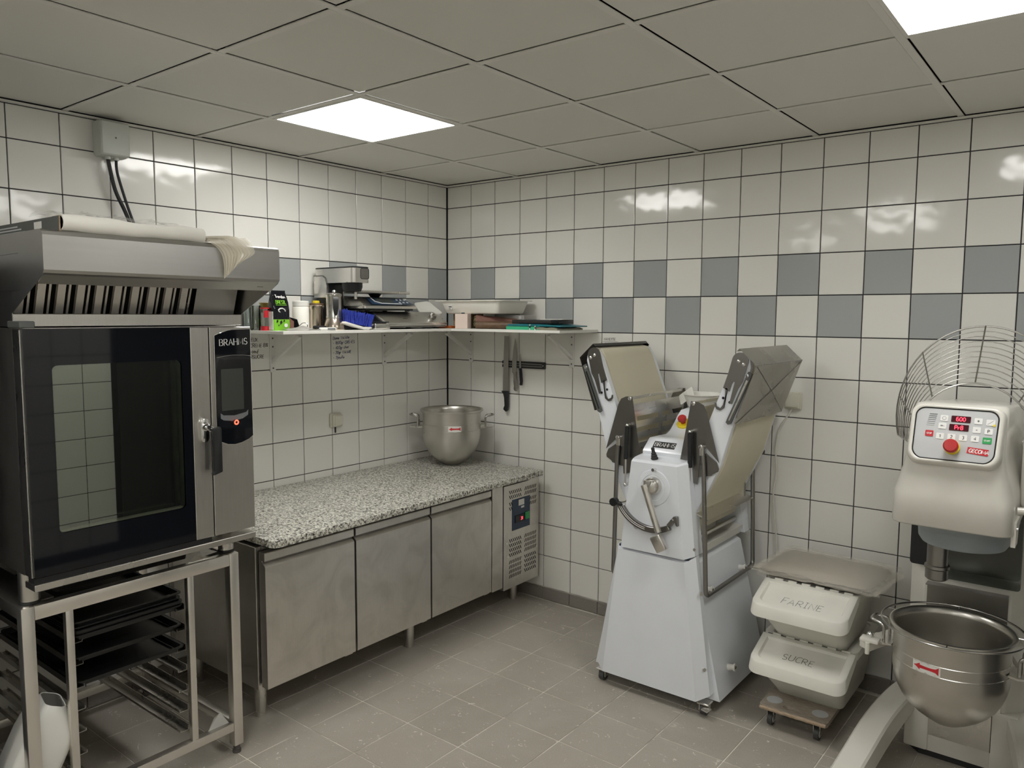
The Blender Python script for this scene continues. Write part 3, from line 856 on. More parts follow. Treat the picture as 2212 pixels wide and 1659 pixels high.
# handle
hp = MB().prism(rrect(-2.338, 1.308, -2.304, 1.396, .016), 0, 0.931, 0.943, 0.002)
hp.lathe((0.943, -2.320, 1.366), [(0.0, 0.024), (0.008, 0.024), (0.0145, 0.016), (0.016, 0.0), (0.016, -0.004)], 20, (1, 0, 0))
hp.build('handle_base', 'chrome', DO)
MB().prism([(-2.317, 1.358), (-2.283, 1.366), (-2.276, 1.358), (-2.276, 1.195), (-2.312, 1.186), (-2.314, 1.192), (-2.309, 1.200), (-2.309, 1.345)], 0, 0.958, 0.978, 0.004).build('handle', 'black_plastic', DO)
MB().cyl((0.94, -2.312, 1.362), (0.965, -2.300, 1.352), 0.011).build('handle_neck', 'chrome', DO)
# control panel
CP = MB().box((OF, -2.286, DZ0 - .003), (0.929, OR, DZ1), 0.002).build('control_panel', 'steel_oven', OV)
top = arc((-2.150, 1.40), 0.322, 112, 90, 8)
pan = [(-2.270, 1.700), (-2.253, 1.706), (-2.235, 1.712), (-2.217, 1.717), (-2.197, 1.7205), (-2.118, 1.7215), (-2.116, 1.310), (-2.135, 1.297), (-2.165, 1.287), (-2.195, 1.283), (-2.225, 1.287), (-2.255, 1.300), (-2.270, 1.313)]
MB().prism([(a + (0.003 if a < -2.2 else -0.001), b_) for a, b_ in pan], 0, 0.9288, 0.932).build('panel_face', 'black_gloss', CP, smooth=0)
ln = MB().tube([(0.932, a, b_) for a, b_ in pan], 0.0012, 5, closed=True)
ln.tube([(0.9325, -2.262, 1.617), (0.9325, -2.23, 1.622), (0.9325, -2.195, 1.6245), (0.9325, -2.15, 1.623), (0.9325, -2.120, 1.619)], 0.0011, 5)
ln.build('panel_trim', 'chrome', CP)
MB().prism(rrect(-2.246, 1.416, -2.153, 1.573, .002, 2), 0, 0.9318, 0.9325).build('screen', 'screen', CP, smooth=0)
MB().prism([(-2.252, 1.408), (-2.24, 1.399), (-2.195, 1.395), (-2.145, 1.403), (-2.135, 1.412), (-2.137, 1.392), (-2.16, 1.380), (-2.20, 1.374), (-2.24, 1.380), (-2.252, 1.388)], 0, 0.9318, 0.9326).build('touch_strip', 'print_grey', CP, smooth=0)
kb = MB().lathe((0.932, -2.193, 1.366), [(0.0, .009), (0.0095, .009), (0.012, .006), (0.0125, 0.0)], 24, (1, 0, 0)); kb.build('knob', 'black_plastic', CP)
MB().lathe((0.9415, -2.193, 1.369), [(0.0052, .0), (0.0098, .0004), (0.0098, 0.001), (0.0052, 0.001), (0.0052, 0.0)], 24, (1, 0, 0)).build('light_ring', 'led_ring', CP)
mb = MB(); strokes(mb, 'BRAHMS', (0.9332, -2.249, 1.661), (0, 1, 0.03), (0, 0, 1), 0.0235, 0.0032, serif=True, thin=0.42, gap=0.20)
mb.build('maker_name', 'print_white', CP, smooth=0, keep_normals=True)
# drip tray and feet
MB().box((OF - .002, OL + .001, 0.905), (0.936, OR - .002, 0.927), 0.002).build('drip_tray', 'steel', OV)
MB().box((0.88, OL + .004, 0.927), (0.928, -2.30, 0.946)).build('drip_channel', 'gasket', OV, smooth=0)
for x, y in ((0.797, -2.875), (0.797, -2.165), (0.13, -2.865), (0.13, -2.175)):
    ft = MB().cyl((x, y, 0.843), (x, y, 0.946), 0.031, n=28).build('foot', 'steel', OV)
    MB().cyl((x, y, 0.8335), (x, y, 0.8432), 0.033, 0.030, n=28).build('rubber_pad', 'black_rubber', ft)
MB().box((0.838, OL - .004, 1.734), (0.935, -2.868, 1.755), 0.003).build('top_hinge', 'grey_card', OV)

# ---- extractor hood on top of the oven
HD = thing('extractor_hood', 'brushed steel extractor hood with baffle filters above the oven', 'hood', (0.5, -2.51, 1.736))
HL, HR, HF = -2.907, -2.113, 1.122
side = [(0.04, 1.737), (0.87, 1.737), (0.87, 1.779), (HF - .028, 1.882)] + [(HF - .010, 1.892), (HF, 1.905), (HF, 2.005), (HF - .004, 2.016), (HF - .014, 2.021), (0.04, 2.021)]
for y0, nm in ((HL, 'side_panel'), (HR - .0015, 'side_panel')):
    MB().prism(side, 1, y0, y0 + .0015).build(nm, 'steel_hood', HD, smooth=0)
front = [(HF - .052, 1.8655)] + [(HF - .016, 1.8905)] + [(HF - .006, 1.8955), (HF, 1.905), (HF, 2.005), (HF - .004, 2.016), (HF - .014, 2.021), (0.04, 2.021)]
k = len(front)
ms = MB(); A = [(x, HL + .0015, z) for x, z in front]; Bq = [(x, HR - .0015, z) for x, z in front]
ms.loft([A, Bq], closed=False, cap=False)
ms.build('canopy', 'steel_hood', HD, smooth=0)
MB().box((0.82, HL + .002, 1.7365), (0.872, HR - .002, 1.778), 0.002).build('front_lip', 'steel_oven', HD)
MB().box((0.04, HL + .002, 1.737), (0.055, HR - .002, 2.02)).build('back_panel', 'steel_dark', HD, smooth=0)
# filter frame (dark recess) and baffles
def fl_pt(t): return (0.83 + 0.055 * t, 1.765 + 0.135 * t)
fx, fz = fl_pt(0); gx, gz = fl_pt(1)
MB().poly([(fx - .03, HL + .004, fz), (fx - .03, -2.305, fz), (gx - .03, -2.305, gz + .02), (gx - .03, HL + .004, gz + .02)]).build('filter_backing', 'void', HD, smooth=0)
MB().poly([(fx + .01, -2.30, fz), (fx + .01, HR - .02, fz), (gx + .01, HR - .02, gz + .02), (gx + .01, -2.30, gz + .02)]).build('blank_plate', 'steel_hood', HD, smooth=0)
yv = HL + .012; kk = 0
while yv < -2.34:
    wd = 0.028
    for (u, ww, dd) in ((0.0, 0.030, 0.0), (0.0375, 0.013, -0.012)):
        a, c = yv + u, yv + u + ww
        m_ = MB()
        pts = [(a, -.004), (a + .003, .004), (c - .003, .004), (c, -.004)]
        m_.loft([[(fx + dd + e, q, fz) for q, e in pts], [(gx + dd + e, q, gz) for q, e in pts]], cap=True)
        m_.build('baffle', 'steel', HD, smooth=0)
    yv += 0.0595
for z_ in (1.8905,):
    MB().tube([(HF - .036 + .004, -2.175 + .012 * math.cos(a), 1.8765 + .002) for a in [PI * q / 8 for q in range(9)]], 0.0012, 5).build('pull_tab', 'steel_dark', HD)
MB().tube([(x + .0005, HL - .0008, z) for x, z in ((0.10, 1.955), (0.62, 1.955), (0.94, 1.96))], 0.0008, 4).build('seam', 'steel_dark', HD)
MB().tube([(x, HL - .0008, z) for x, z in ((0.10, 1.845), (0.95, 1.848))], 0.0008, 4).build('seam', 'steel_dark', HD)

# ---- things lying on the hood
BX = thing('parchment_box', 'long grey cardboard box of baking paper lying on the hood', 'box', (0.8, -2.65, 2.023))
bw0, bw1 = -2.855, -2.425
m = MB(); zb, zt = 2.023, 2.064
m.box((0.40, bw0, zb), (1.105, bw0 + .003, zt)).box((0.40, bw1 - .003, zb), (1.09, bw1, zt - .004)).box((0.40, bw0 + .003, zb), (1.10, bw1 - .003, zb + .003)).box((0.40, bw0 + .003, zt - .003), (1.06, bw1 - .003, zt))
m.build('sleeve', 'grey_card', BX, smooth=0)
MB().box((1.062, bw0 + .001, zb - .002), (1.108, bw0 + .004, zt + .001)).build('torn_edge', 'cardboard', BX, smooth=0)
MB().box((0.93, bw0 - .0006, zb + .012), (0.985, bw0, zt - .008)).build('printed_label', 'label_white', BX, smooth=0)
MB().box((0.55, bw0 - .0006, zb + .004), (0.62, bw0, zt - .004)).build('printed_patch', 'orange', BX, smooth=0)
mb = MB(); strokes(mb, 'BAKING PAPER', (0.64, bw0 - .0008, zb + .010), (1, 0, 0), (0, 0, 1), 0.016, 0.002)
# (the print on the box is too small to read in the photograph: grey bars only)
mb.bm.free()
for q in range(3):
    MB().box((0.64, bw0 - .0006, zb + .008 + .009 * q), (0.86 - .03 * q, bw0, zb + .012 + .009 * q)).build('print_line', 'panel_grey', BX, smooth=0)
# parchment sheets curling out over the front
sec = []
for q in range(22):
    t = q / 21.0
    y = -2.848 + t * 0.445
    dz = 0.004 * math.sin(9 * t) + 0.003 * math.sin(23 * t)
    cx, cz = 1.100, 2.045 + dz * .4 - .004 * t
    r = 0.024 + .002 * math.sin(7 * t)
    loop = [(0.90, y, 2.062 + .4 * dz), (1.04, y, 2.071 + dz)] + [(cx + r * math.cos(math.radians(a)), y, cz + r * math.sin(math.radians(a))) for a in (80, 55, 30, 5, -20, -45, -70, -95)] + [(1.075, y, 2.0235), (1.075, y, 2.028)]
    loop += [(cx + (r - .004) * math.cos(math.radians(a)), y, cz + (r - .004) * math.sin(math.radians(a))) for a in (-80, -40, 0, 40, 75)] + [(1.03, y, 2.066 + dz), (0.90, y, 2.0595 + .4 * dz)]
    sec.append(loop)
o = MB().loft(sec).build('parchment_sheets', 'paper', smooth=60)
tag(o, 'roll of white parchment sheets curling out of the box over the hood front', 'paper')
cr = MB()
rnd = random.Random(3)
NX, NY = 10, 26
g = [[Vector((0.86 + .18 * i / NX, -2.845 + .40 * j / NY, 2.078 + .010 * rnd.random() + .012 * max(0, math.sin(j * .9 + i)) * rnd.random() - (.004 if i in (0, NX) else 0))) for j in range(NY + 1)] for i in range(NX + 1)]
V = [[cr.bm.verts.new(p) for p in r] for r in g]
for i in range(NX):
    for j in range(NY): cr.bm.faces.new((V[i][j], V[i + 1][j], V[i + 1][j + 1], V[i][j + 1]))
tag(cr.solid(0.0006).build('film_wrap', 'film_clear', smooth=60), 'crumpled clear film lying on top of the parchment box', 'film')
# bundle of piping bags draped over the hood's front edge
pb = thing('piping_bags', 'bundle of clear plastic piping bags drooping over the hood front', 'bags', (1.05, -2.32, 2.023))
rnd = random.Random(11)
for q in range(9):
    off = q * 0.0022
    y0 = -2.425 + .010 * q; sp = 0.031 + .001 * q
    path = [(0.80, y0 - .06, 2.026 + off), (0.98, y0 - .02, 2.028 + off), (1.07, y0 + .020, 2.032 + off), (1.118 + off, y0 + .055, 2.026 + off), (1.138 + off * 1.6, y0 + .082, 1.995), (1.140 + off * 1.4, y0 + .090 - .003 * q, 1.955 + .002 * q), (1.133 + off * 1.2, y0 + .090 - .005 * q, 1.908 + .0065 * q)]
    P = smooth_path(path, 5)
    m = MB(); L = []
    for i, p in enumerate(P):
        t = i / (len(P) - 1)
        wd = sp * (1.0 - .62 * max(0, t - .30) / .70) * (0.75 + .25 * min(1, t * 5))
        row = []
        for j in range(9):
            s_ = j / 8 - .5
            row.append(m.bm.verts.new(p + Vector((0.002 * math.sin(5 * s_ * 6 + q), wd * 2 * s_ * (1 if t < .6 else .8), 0.004 * math.cos(s_ * 9 + q) * (1 - t) - (0.012 * abs(s_) if t < .5 else -.03 * s_ * (t - .5))))))
        L.append(row)
    for i in range(len(L) - 1):
        for j in range(8): m.bm.faces.new((L[i][j], L[i + 1][j], L[i + 1][j + 1], L[i][j + 1]))
    m.build('bag_layer', 'bag_film', pb, smooth=60)

# ---- wall junction box and cables above the hood
JB = thing('junction_box', 'grey plastic junction box on the left wall under the ceiling', 'junction box', (0.0, -2.18, 2.47))
MB().box((0.0, -2.262, 2.462), (0.062, -2.135, 2.612), 0.008).build('housing', 'box_plastic', JB)
MB().box((0.058, -2.260, 2.464), (0.082, -2.137, 2.610), 0.006).build('lid', 'box_plastic', JB)
MB().cyl((0.0815, -2.198, 2.54), (0.0825, -2.198, 2.54), 0.004, n=10).build('screw', 'foot_grey', JB)
for y in (-2.218, -2.182): MB().cyl((0.042, y, 2.45), (0.042, y, 2.464), 0.012, n=14).build('gland', 'box_plastic', JB)
c1 = smooth_path([(0.042, -2.218, 2.46), (0.045, -2.212, 2.41), (0.04, -2.19, 2.32), (0.04, -2.15, 2.23), (0.05, -2.125, 2.15), (0.09, -2.12, 2.06), (0.11, -2.15, 2.022)], 6)
c2 = smooth_path([(0.042, -2.182, 2.46), (0.042, -2.18, 2.40), (0.045, -2.155, 2.30), (0.055, -2.135, 2.22), (0.06, -2.110, 2.14), (0.10, -2.125, 2.06), (0.12, -2.17, 2.022)], 6)
tag(MB().tube(c1, 0.0085, 10).build('power_cable', 'cable_black'), 'thicker left black cable hanging from the junction box to the hood', 'cable', 'cables from the junction box')
tag(MB().tube(c2, 0.0062, 10).build('power_cable', 'cable_black'), 'thinner right black cable hanging from the junction box to the hood', 'cable', 'cables from the junction box')

# ---- dark tall cabinet just left of the oven (its bulk darkens the oven's flank)
TC = thing('tall_cabinet', 'tall dark cabinet left of the oven, outside the frame', 'cabinet', (0.36, -3.4, 0))
MB().box((0.02, -3.80, 0.08), (0.70, -2.995, 1.95), 0.004).build('body', 'dark_cabinet', TC)
MB().box((0.70, -3.795, 0.09), (0.72, -3.0, 1.94), 0.003).build('door', 'dark_cabinet', TC)
MB().tube(round_path([(0.72, -3.07, 0.9), (0.75, -3.07, 0.9), (0.75, -3.07, 1.2), (0.72, -3.07, 1.2)], .02), 0.007).build('handle', 'steel', TC)
for x in (0.1, 0.62):
    for y in (-3.72, -3.08): MB().cyl((x, y, 0), (x, y, .085), 0.022).build('leg', 'foot_grey', TC)

# ---- jerrycan leaning behind the left front leg
JC = thing('jerrycan', 'white plastic jerrycan with its top cut open, leaning behind the stand leg', 'jerrycan', (0.68, -2.85, 0.0))
M = Matrix.Translation((0.685, -2.965, 0.030)) @ Euler((math.radians(-24), math.radians(4), math.radians(-10))).to_matrix().to_4x4()
def secl(z, sx, sy, r, ox=0, oy=0): return [(a + ox, b_ + oy, z) for a, b_ in rrect(-sx, -sy, sx, sy, r, 5)]
body = MB().loft([secl(0, .085, .066, .02), secl(.01, .092, .074, .025), secl(.33, .092, .074, .025), secl(.375, .088, .070, .025), secl(.43, .070, .046, .022, 0, -.012), secl(.455, .052, .032, .02, 0, -.016)], cap=False)
n = 24
body.bm.verts.ensure_lookup_table()
body.bm.faces.new(body.bm.verts[0:n][::-1])
body.solid(-0.003)
body.xf(M); jb = body.build('body', 'white_plastic', JC, smooth=45)
mb = MB(); mb.xf(M)
lb = MB().box((0.0922, .012, .20), (0.0932, .060, .33)).xf(M).build('label', 'label_white', JC, smooth=0)
m = MB()
for q in range(5): m.box((0.0934, .018 + .008 * q, .21), (0.0938, .022 + .008 * q, .32 - .02 * (q % 2)))
for q in range(6): m.box((-.05, -.0752, .32 - .016 * q), (.05 - .012 * (q % 3), -.0742, .327 - .016 * q))
m.xf(M).build('print_line', 'print_grey', JC, smooth=0)
MB().box((-.02, -.0752, .16), (.085, -.0742, .20)).xf(M).build('yellow_mark', 'yellow', JC, smooth=0)
# ============================================================ REFRIGERATED COUNTER AND WORKTOP
CT = thing('refrigerated_counter', 'stainless refrigerated counter with three doors under the granite worktop', 'fridge counter', (0.4, -1.02, 0))
KX, KL, KR, KB, KT = 0.745, -2.0, -0.045, 0.165, 0.795
m = MB()
m.box((0.06, KL, KB), (KX, KL + .028, KT), 0.002).box((0.06, KR - .012, KB), (KX, KR, KT), 0.002)
m.box((0.06, KL + .028, KB), (KX - .01, KR - .012, KB + .02)).box((0.06, KL + .028, KB + .02), (0.075, KR - .012, KT))
m.box((0.06, KL + .028, KT - .02), (KX, KR - .012, KT))
m.build('body', 'steel_oven', CT, smooth=0)
MB().box((0.09, KL + .03, KB + .022), (KX - .012, KR - .36, KT - .022)).build('cavity', 'void', CT, smooth=0)
# a fridge door: flat panel, sloping finger recess under the top lip
def fridge_door(y0, y1, lab):
    xf = 0.800; z0, z1 = 0.182, 0.778
    d = MB()
    pr = [(KX + .012, z0), (xf - .002, z0), (xf, z0 + .002), (xf, z1 - .062), (xf - .004, z1 - .056), (xf - .024, z1 - .043), (xf - .024, z1 - .036), (xf - .006, z1 - .036), (xf - .003, z1 - .034), (xf - .003, z1 - .003), (xf - .006, z1), (KX + .012, z1)]
    d.prism(pr, 1, y0, y1)
    o = d.build('door', 'steel_door', CT, smooth=30)
    MB().box((KX, y0 + .008, z0 + .01), (KX + .013, y1 - .008, z1 - .006)).build('gasket', 'gasket', o, smooth=0)
    MB().box((xf - .0245, y0 + .003, z1 - .041), (xf - .008, y1 - .003, z1 - .0355), 0.001).build('handle_lip', 'steel_dark', o)
    MB().cyl((xf - .03, y1 - .03, z0 - .014), (xf - .03, y1 - .03, z0), 0.009, n=10).box((xf - .045, y1 - .06, z0 - .005), (xf - .005, y1 - .015, z0 - .001)).build('hinge', 'steel', o)
    return o
for y0, y1 in ((-1.990, -1.508), (-1.496, -0.998), (-0.986, -0.497)): fridge_door(y0, y1, '')
# filler strip and machinery panel with punched vents
MB().box((KX, -0.478, 0.170), (0.792, -0.382, KT - .012), 0.002).build('filler_strip', 'steel_door', CT)
PX = 0.796; py0, py1, pz0, pz1 = -0.376, -0.030, 0.150, 0.778
MP = MB().box((KX - .3, py0, pz0), (PX, py1, pz1), 0.002).build('machine_panel', 'steel_door', CT)
GD = MB().box((PX - .001, py0 + .028, pz0 + .045), (PX + .0015, py1 - .018, pz0 + .345), 0.001).build('grille_door', 'steel_door', CT)
def vents(ya, za, nx, nz, sl, x, par):
    m = MB()
    for i in range(nx):
        for j in range(nz):
            y, z = ya + .0172 * i, za + .029 * j
            dx, dz = .0055 * sl, .0105
            wv = .0034
            pts = [(y - dx - wv, z - dz), (y - dx + wv, z - dz), (y + dx + wv, z + dz), (y + dx - wv, z + dz)]
            m.prism(pts, 0, x - .001, x + .0006)
    m.build('vent_slots', 'void', par, smooth=0)
vx = PX + .0006
yl, yr = py0 + .055, py0 + .205
vents(yl, pz0 + .485, 7, 2, -1, PX, MP); vents(yr, pz0 + .485, 7, 2, 1, PX, MP)
vents(yl, pz0 + .555, 7, 2, -1, PX, MP); vents(yr, pz0 + .555, 7, 2, 1, PX, MP)
gxx = PX + .0015
vents(yl, pz0 + .205, 7, 4, -1, gxx, GD); vents(yr, pz0 + .205, 7, 4, 1, gxx, GD)
vents(yl, pz0 + .075, 7, 4, 1, gxx, GD); vents(yr, pz0 + .075, 7, 4, -1, gxx, GD)
CB = MB().box((PX - .001, -0.300, 0.498), (PX + .003, -0.125, 0.685), 0.001).build('control_plate', 'navy', CT)
MB().box((PX + .003, -0.240, 0.640), (PX + .0036, -0.185, 0.676)).box((PX + .003, -0.215, 0.622), (PX + .0036, -0.185, 0.634)).build('label', 'label_white', CB, smooth=0)
th = MB().box((PX + .002, -0.275, 0.540), (PX + .010, -0.190, 0.585), 0.002).build('thermostat', 'black_plastic', CB)
mb = MB(); strokes(mb, '3', (PX + .0102, -0.226, 0.553), (0, 1, 0), (0, 0, 1), 0.018, 0.003); strokes(mb, '1', (PX + .0102, -0.212, 0.553), (0, 1, 0), (0, 0, 1), 0.018, 0.003)
mb.build('digits', 'led_red', CB, smooth=0, keep_normals=True)
MB().box((PX + .002, -0.178, 0.545), (PX + .012, -0.140, 0.590), 0.003).build('rocker_switch', 'green_button', CB)
MB().cyl((PX, -0.350, 0.430), (PX + .004, -0.350, 0.430), 0.007, n=12).cyl((PX, py1 - .028, pz0 + .2), (PX + .004, py1 - .028, pz0 + .2), 0.006, n=12).cyl((PX, py0 + .036, pz0 + .2), (PX + .004, py0 + .036, pz0 + .2), 0.006, n=12).build('lock', 'chrome', CT)
for x in (0.66, 0.14):
    for y in (-1.935, -1.02, -0.115):
        l = MB().cyl((x, y, 0.07), (x, y, KB), 0.026, n=24).build('leg', 'steel', CT)
        MB().cyl((x, y, 0.0), (x, y, 0.07), 0.022, 0.0255, n=24).build('foot', 'steel', l)

# granite worktop
wt = MB().prism([(0.003, -1.995), (0.84, -1.995), (0.862, -1.986), (0.872, -1.962), (0.872, -0.10), (0.868, -0.088), (0.855, -0.082), (0.003, -0.082)], 2, 0.810, 0.842, 0.004, 2).build('granite_worktop', 'granite', smooth=40)
tag(wt, 'speckled grey granite worktop slab along the left wall', 'worktop')
MB().box((0.08, -1.97, 0.795), (0.80, -0.11, 0.8105)).build('support_strip', 'gasket', wt, smooth=0)

# ---- mixing bowl
def bowl_profile(r, h):
    return [(0.0, 0.0), (.28 * r, .001)] + [(.97 * r * math.sin(math.radians(a)), .200 * (1 - math.cos(math.radians(a))) * (1 if a > 30 else .9)) for a in (26, 36, 46, 56, 66, 76, 84, 90)] + [(.97 * r, h - .012), (.975 * r, h - .008), (1.03 * r, h - .010), (1.055 * r, h - .003), (1.05 * r, h + .004), (1.02 * r, h + .005), (.965 * r, h - .002), (.945 * r, h - .02), (.945 * r, .205)] + [(.945 * r * math.sin(math.radians(a)), .010 + .195 * (1 - math.cos(math.radians(a)))) for a in (80, 66, 52, 38, 20)] + [(0, .012)]
def make_bowl(name, label, c, r, h, ang, arrow_ang, group, arrow_up=0.0):
    t = thing(name, label, 'mixing bowl', c, group)
    MB().lathe(c, bowl_profile(r, h), 56).build('bowl_body', 'steel_bowl', t, smooth=50)
    cz = c[2]
    for q in (0.225, 0.262):
        MB().lathe(c, [(.9705 * r, q - .0012), (.978 * r, q), (.9705 * r, q + .0012)], 56).build('seam_ring', 'steel', t)
    for s in (0, PI):
        a = ang + s; d = Vector((math.cos(a), math.sin(a), 0)); p = Vector((-d.y, d.x, 0)); C = Vector(c)
        h1 = C + d * (.965 * r) + Vector((0, 0, .235))
        hm = MB()
        pl = [(0, -.045), (.030, -.055), (.075, -.030), (.082, 0), (.075, .030), (.030, .055), (0, .045)]
        A = [h1 + d * u + p * v for u, v in pl]; Bq = [q + Vector((0, 0, .007)) for q in A]
        hm.loft([A, Bq])
        hm.build('handle_plate', 'steel', t)
        pts = [h1 + d * .030 + p * -.038, h1 + d * .030 + p * -.038 + Vector((0, 0, .072)), h1 + d * .080 + p * -.030 + Vector((0, 0, .080)), h1 + d * .080 + p * .030 + Vector((0, 0, .080)), h1 + d * .030 + p * .038 + Vector((0, 0, .072)), h1 + d * .030 + p * .038]
        MB().tube(round_path(pts, .018), 0.0055, 8).build('handle', 'steel_wire', t)
    return t
def arrow_label(t, c, r, zc, a0, span, hh, flip=False, ripped=False):
    """curved sticker with a red arrow pointing left"""
    def P(s, z, rr): a = a0 + s * span; return Vector((c[0] + rr * math.cos(a), c[1] + rr * math.sin(a), c[2] + z))
    m = MB(); N = 12
    ra = r * 0.972 + .0004
    up = [m.bm.verts.new(P(i / N - .5, zc + hh / 2 - (.006 * (i % 3 == 1) if ripped else 0), ra)) for i in range(N + 1)]
    dn = [m.bm.verts.new(P(i / N - .5, zc - hh / 2 + (.005 * (i % 4 == 2) if ripped else 0), ra)) for i in range(N + 1)]
    for i in range(N): m.bm.faces.new((dn[i], dn[i + 1], up[i + 1], up[i]))
    lb = m.build('arrow_sticker', 'label_white', t, smooth=60)
    m = MB(); rb = ra + .0006
    pr = [(-.46, 0, 0), (-.36, .09, -.09), (-.22, .30, -.30), (-.22, .14, -.14), (0, .12, -.12), (.2, .12, -.12), (.34, .16, -.16), (.44, .34, -.34)]
    U = [m.bm.verts.new(P(s, zc + u * hh, rb)) for s, u, d in pr]; D = [m.bm.verts.new(P(s, zc + d * hh - .0002, rb)) for s, u, d in pr]
    for i in range(len(pr) - 1): m.bm.faces.new((D[i], D[i + 1], U[i + 1], U[i]))
    m.build('red_arrow', 'red', lb, smooth=60)

b1c = (0.300, -0.285, 0.8425)
b1 = make_bowl('mixing_bowl', 'steel mixing bowl standing on the granite worktop in the room corner', b1c, 0.188, 0.345, math.radians(38), 0, 'steel mixing bowls with red arrow stickers')
arrow_label(b1, b1c, 0.188, 0.245, math.radians(-42), 0.44, 0.036)

# ---- wall switches
def switch(name, label, side, u, z, sz):
    t = thing(name, label, 'switch', (0, -u, z) if side == 'l' else (u, 0, z), 'cream wall switches')
    def bx(nm, s_, d0, d1, bv, mat='switch_plastic', oz=0.0):
        if side == 'l': return MB().box((d0, -u - s_, z - s_ + oz), (d1, -u + s_, z + s_ + oz), bv, 3).build(nm, mat, t)
        return MB().box((u - s_, -d1, z - s_ + oz), (u + s_, -d0, z + s_ + oz), bv, 3).build(nm, mat, t)
    bx('back_plate', sz, 0.0, 0.018, 0.010); bx('frame', sz * .86, 0.018, 0.036, 0.008); bx('rocker', sz * .68, 0.034, 0.043, 0.003)
    return t
switch('wall_switch', 'cream surface switch on the left wall above the granite worktop', 'l', 0.968, 1.166, 0.041)
sw = switch('wall_switch', 'cream surface switch on the right wall behind the dough sheeter', 'r', 2.325, 1.365, 0.043)
tag(MB().box((0.0, -0.9705, 1.09), (0.012, -0.9635, 1.126), 0.003).build('cable_stub', 'cable_black'), 'short black cable stub under the left wall switch', 'cable')

# ============================================================ CORNER SHELF
SZ = 1.697
SH = thing('corner_shelf', 'white L shaped board shelf in the corner on angled brackets', 'shelf', (0.3, -0.4, 1.68))
MB().box((0.001, -1.586, 1.681), (0.395, -0.001, SZ), 0.0015, 1).build('board', 'shelf_white', SH)
MB().box((0.3955, -0.393, 1.681), (1.19, -0.001, SZ), 0.0015, 1).build('board', 'shelf_white', SH)
def bracket(side, u):
    def Pm(a, d, z): return (d, -a, z) if side == 'l' else (a, -d, z)
    m = MB()
    def bx(a0, a1, d0, d1, z0, z1, bv=.001):
        p, q = Pm(a0, d0, z0), Pm(a1, d1, z1)
        m.box([min(x, y) for x, y in zip(p, q)], [max(x, y) for x, y in zip(p, q)], bv, 1)
    bx(u - .017, u + .017, 0.0005, 0.007, 1.468, 1.679); bx(u - .015, u + .015, 0.007, 0.30, 1.672, 1.6805)
    br = m.build('bracket', 'bracket_white', SH)
    A = [Vector(Pm(u - .009, .007, 1.535)), Vector(Pm(u + .009, .007, 1.535)), Vector(Pm(u + .009, .007, 1.515)), Vector(Pm(u - .009, .007, 1.515))]
    Bq = [Vector(Pm(u - .009, .235, 1.673)), Vector(Pm(u + .009, .235, 1.673)), Vector(Pm(u + .009, .250, 1.660)), Vector(Pm(u - .009, .250, 1.660))]
    MB().loft([A, Bq]).build('strut', 'bracket_white', br)
    s_ = MB()
    for z in (1.490, 1.605, 1.650): s_.cyl(Pm(u, .007, z), Pm(u, .009, z), 0.0045, n=10)
    s_.build('screw', 'foot_grey', br)
for u in (1.379, 0.577): bracket('l', u)
for u in (0.216, 1.012): bracket('r', u)

# ---- handwritten recipes on the tiles
wo = 0.0012
write('handwriting', 'ink_black', wl, ['iEUX:', 'CREME B%', ' oeuf', 'RSUCRE'], (wo, -1.512, 1.635), (0, 1, 0), (0, 0, 1), 0.0185, 0.0025, lead=1.62, jit=.06, slant=.08)
write('handwriting', 'ink_blue', wl, ['Dome VANille', '- 1000gr CREMES', '- 400gr choc', '- 20gr VANillE', '- 7feuille'], (wo, -0.970, 1.634), (0, 1, 0.03), (0, 0, 1), 0.0165, 0.0024, lead=1.72, jit=.07, slant=.12)
write('handwriting', 'ink_black', wr, ['NAVETTE:'], (1.232, -wo, 1.636), (1, 0, 0), (0, 0, 1), 0.0145, 0.0020, jit=.06)
write('handwriting', 'ink_black', wr, ['- 600g Sucre'], (1.222, -wo, 1.608), (1, 0, 0), (0, 0, 1), 0.0145, 0.0018, jit=.06, slant=.1)
write('handwriting', 'ink_green', wr, ['vers'], (1.345, -wo, 1.610), (1, 0, 0.1), (0, 0, 1), 0.016, 0.0018, jit=.1)
MB().poly([(1.226, -wo, 1.628), (1.324, -wo, 1.629), (1.324, -wo, 1.6305), (1.226, -wo, 1.6295)]).build('handwriting', 'ink_black', wr, smooth=0)

# ---- magnetic knife bar and knives
KBr = thing('knife_rack', 'black magnetic knife bar on the right wall under the shelf', 'knife rack', (0.655, 0, 1.455))
MB().box((0.490, -0.020, 1.449), (0.822, -0.0005, 1.491), 0.003).build('holder', 'black_plastic', KBr)
for z in (1.463, 1.477): MB().box((0.505, -0.0225, z - .0035), (0.806, -0.0195, z + .0035), 0.001).build('magnet_strip', 'steel_guard', KBr)
for x in (0.498, 0.812): MB().cyl((x, -.0205, 1.470), (x, -.0195, 1.470), 0.004, n=10).build('screw', 'steel', KBr)
yk = -0.0255
def knife(label, blade, handle, hmat, hth, rivets=()):
    xs_ = [p[0] for p in blade]
    t = thing('kitchen_knife', label, 'knife', (sum(xs_) / len(xs_), yk, min(p[1] for p in handle)), 'knives on the magnetic bar')
    MB().prism(blade, 1, yk - .001, yk + .0012).build('blade', 'blade', t, smooth=0)
    MB().prism(handle, 1, yk - hth, yk + hth * .8, hth * .35, 2).build('handle', hmat, t)
    return t
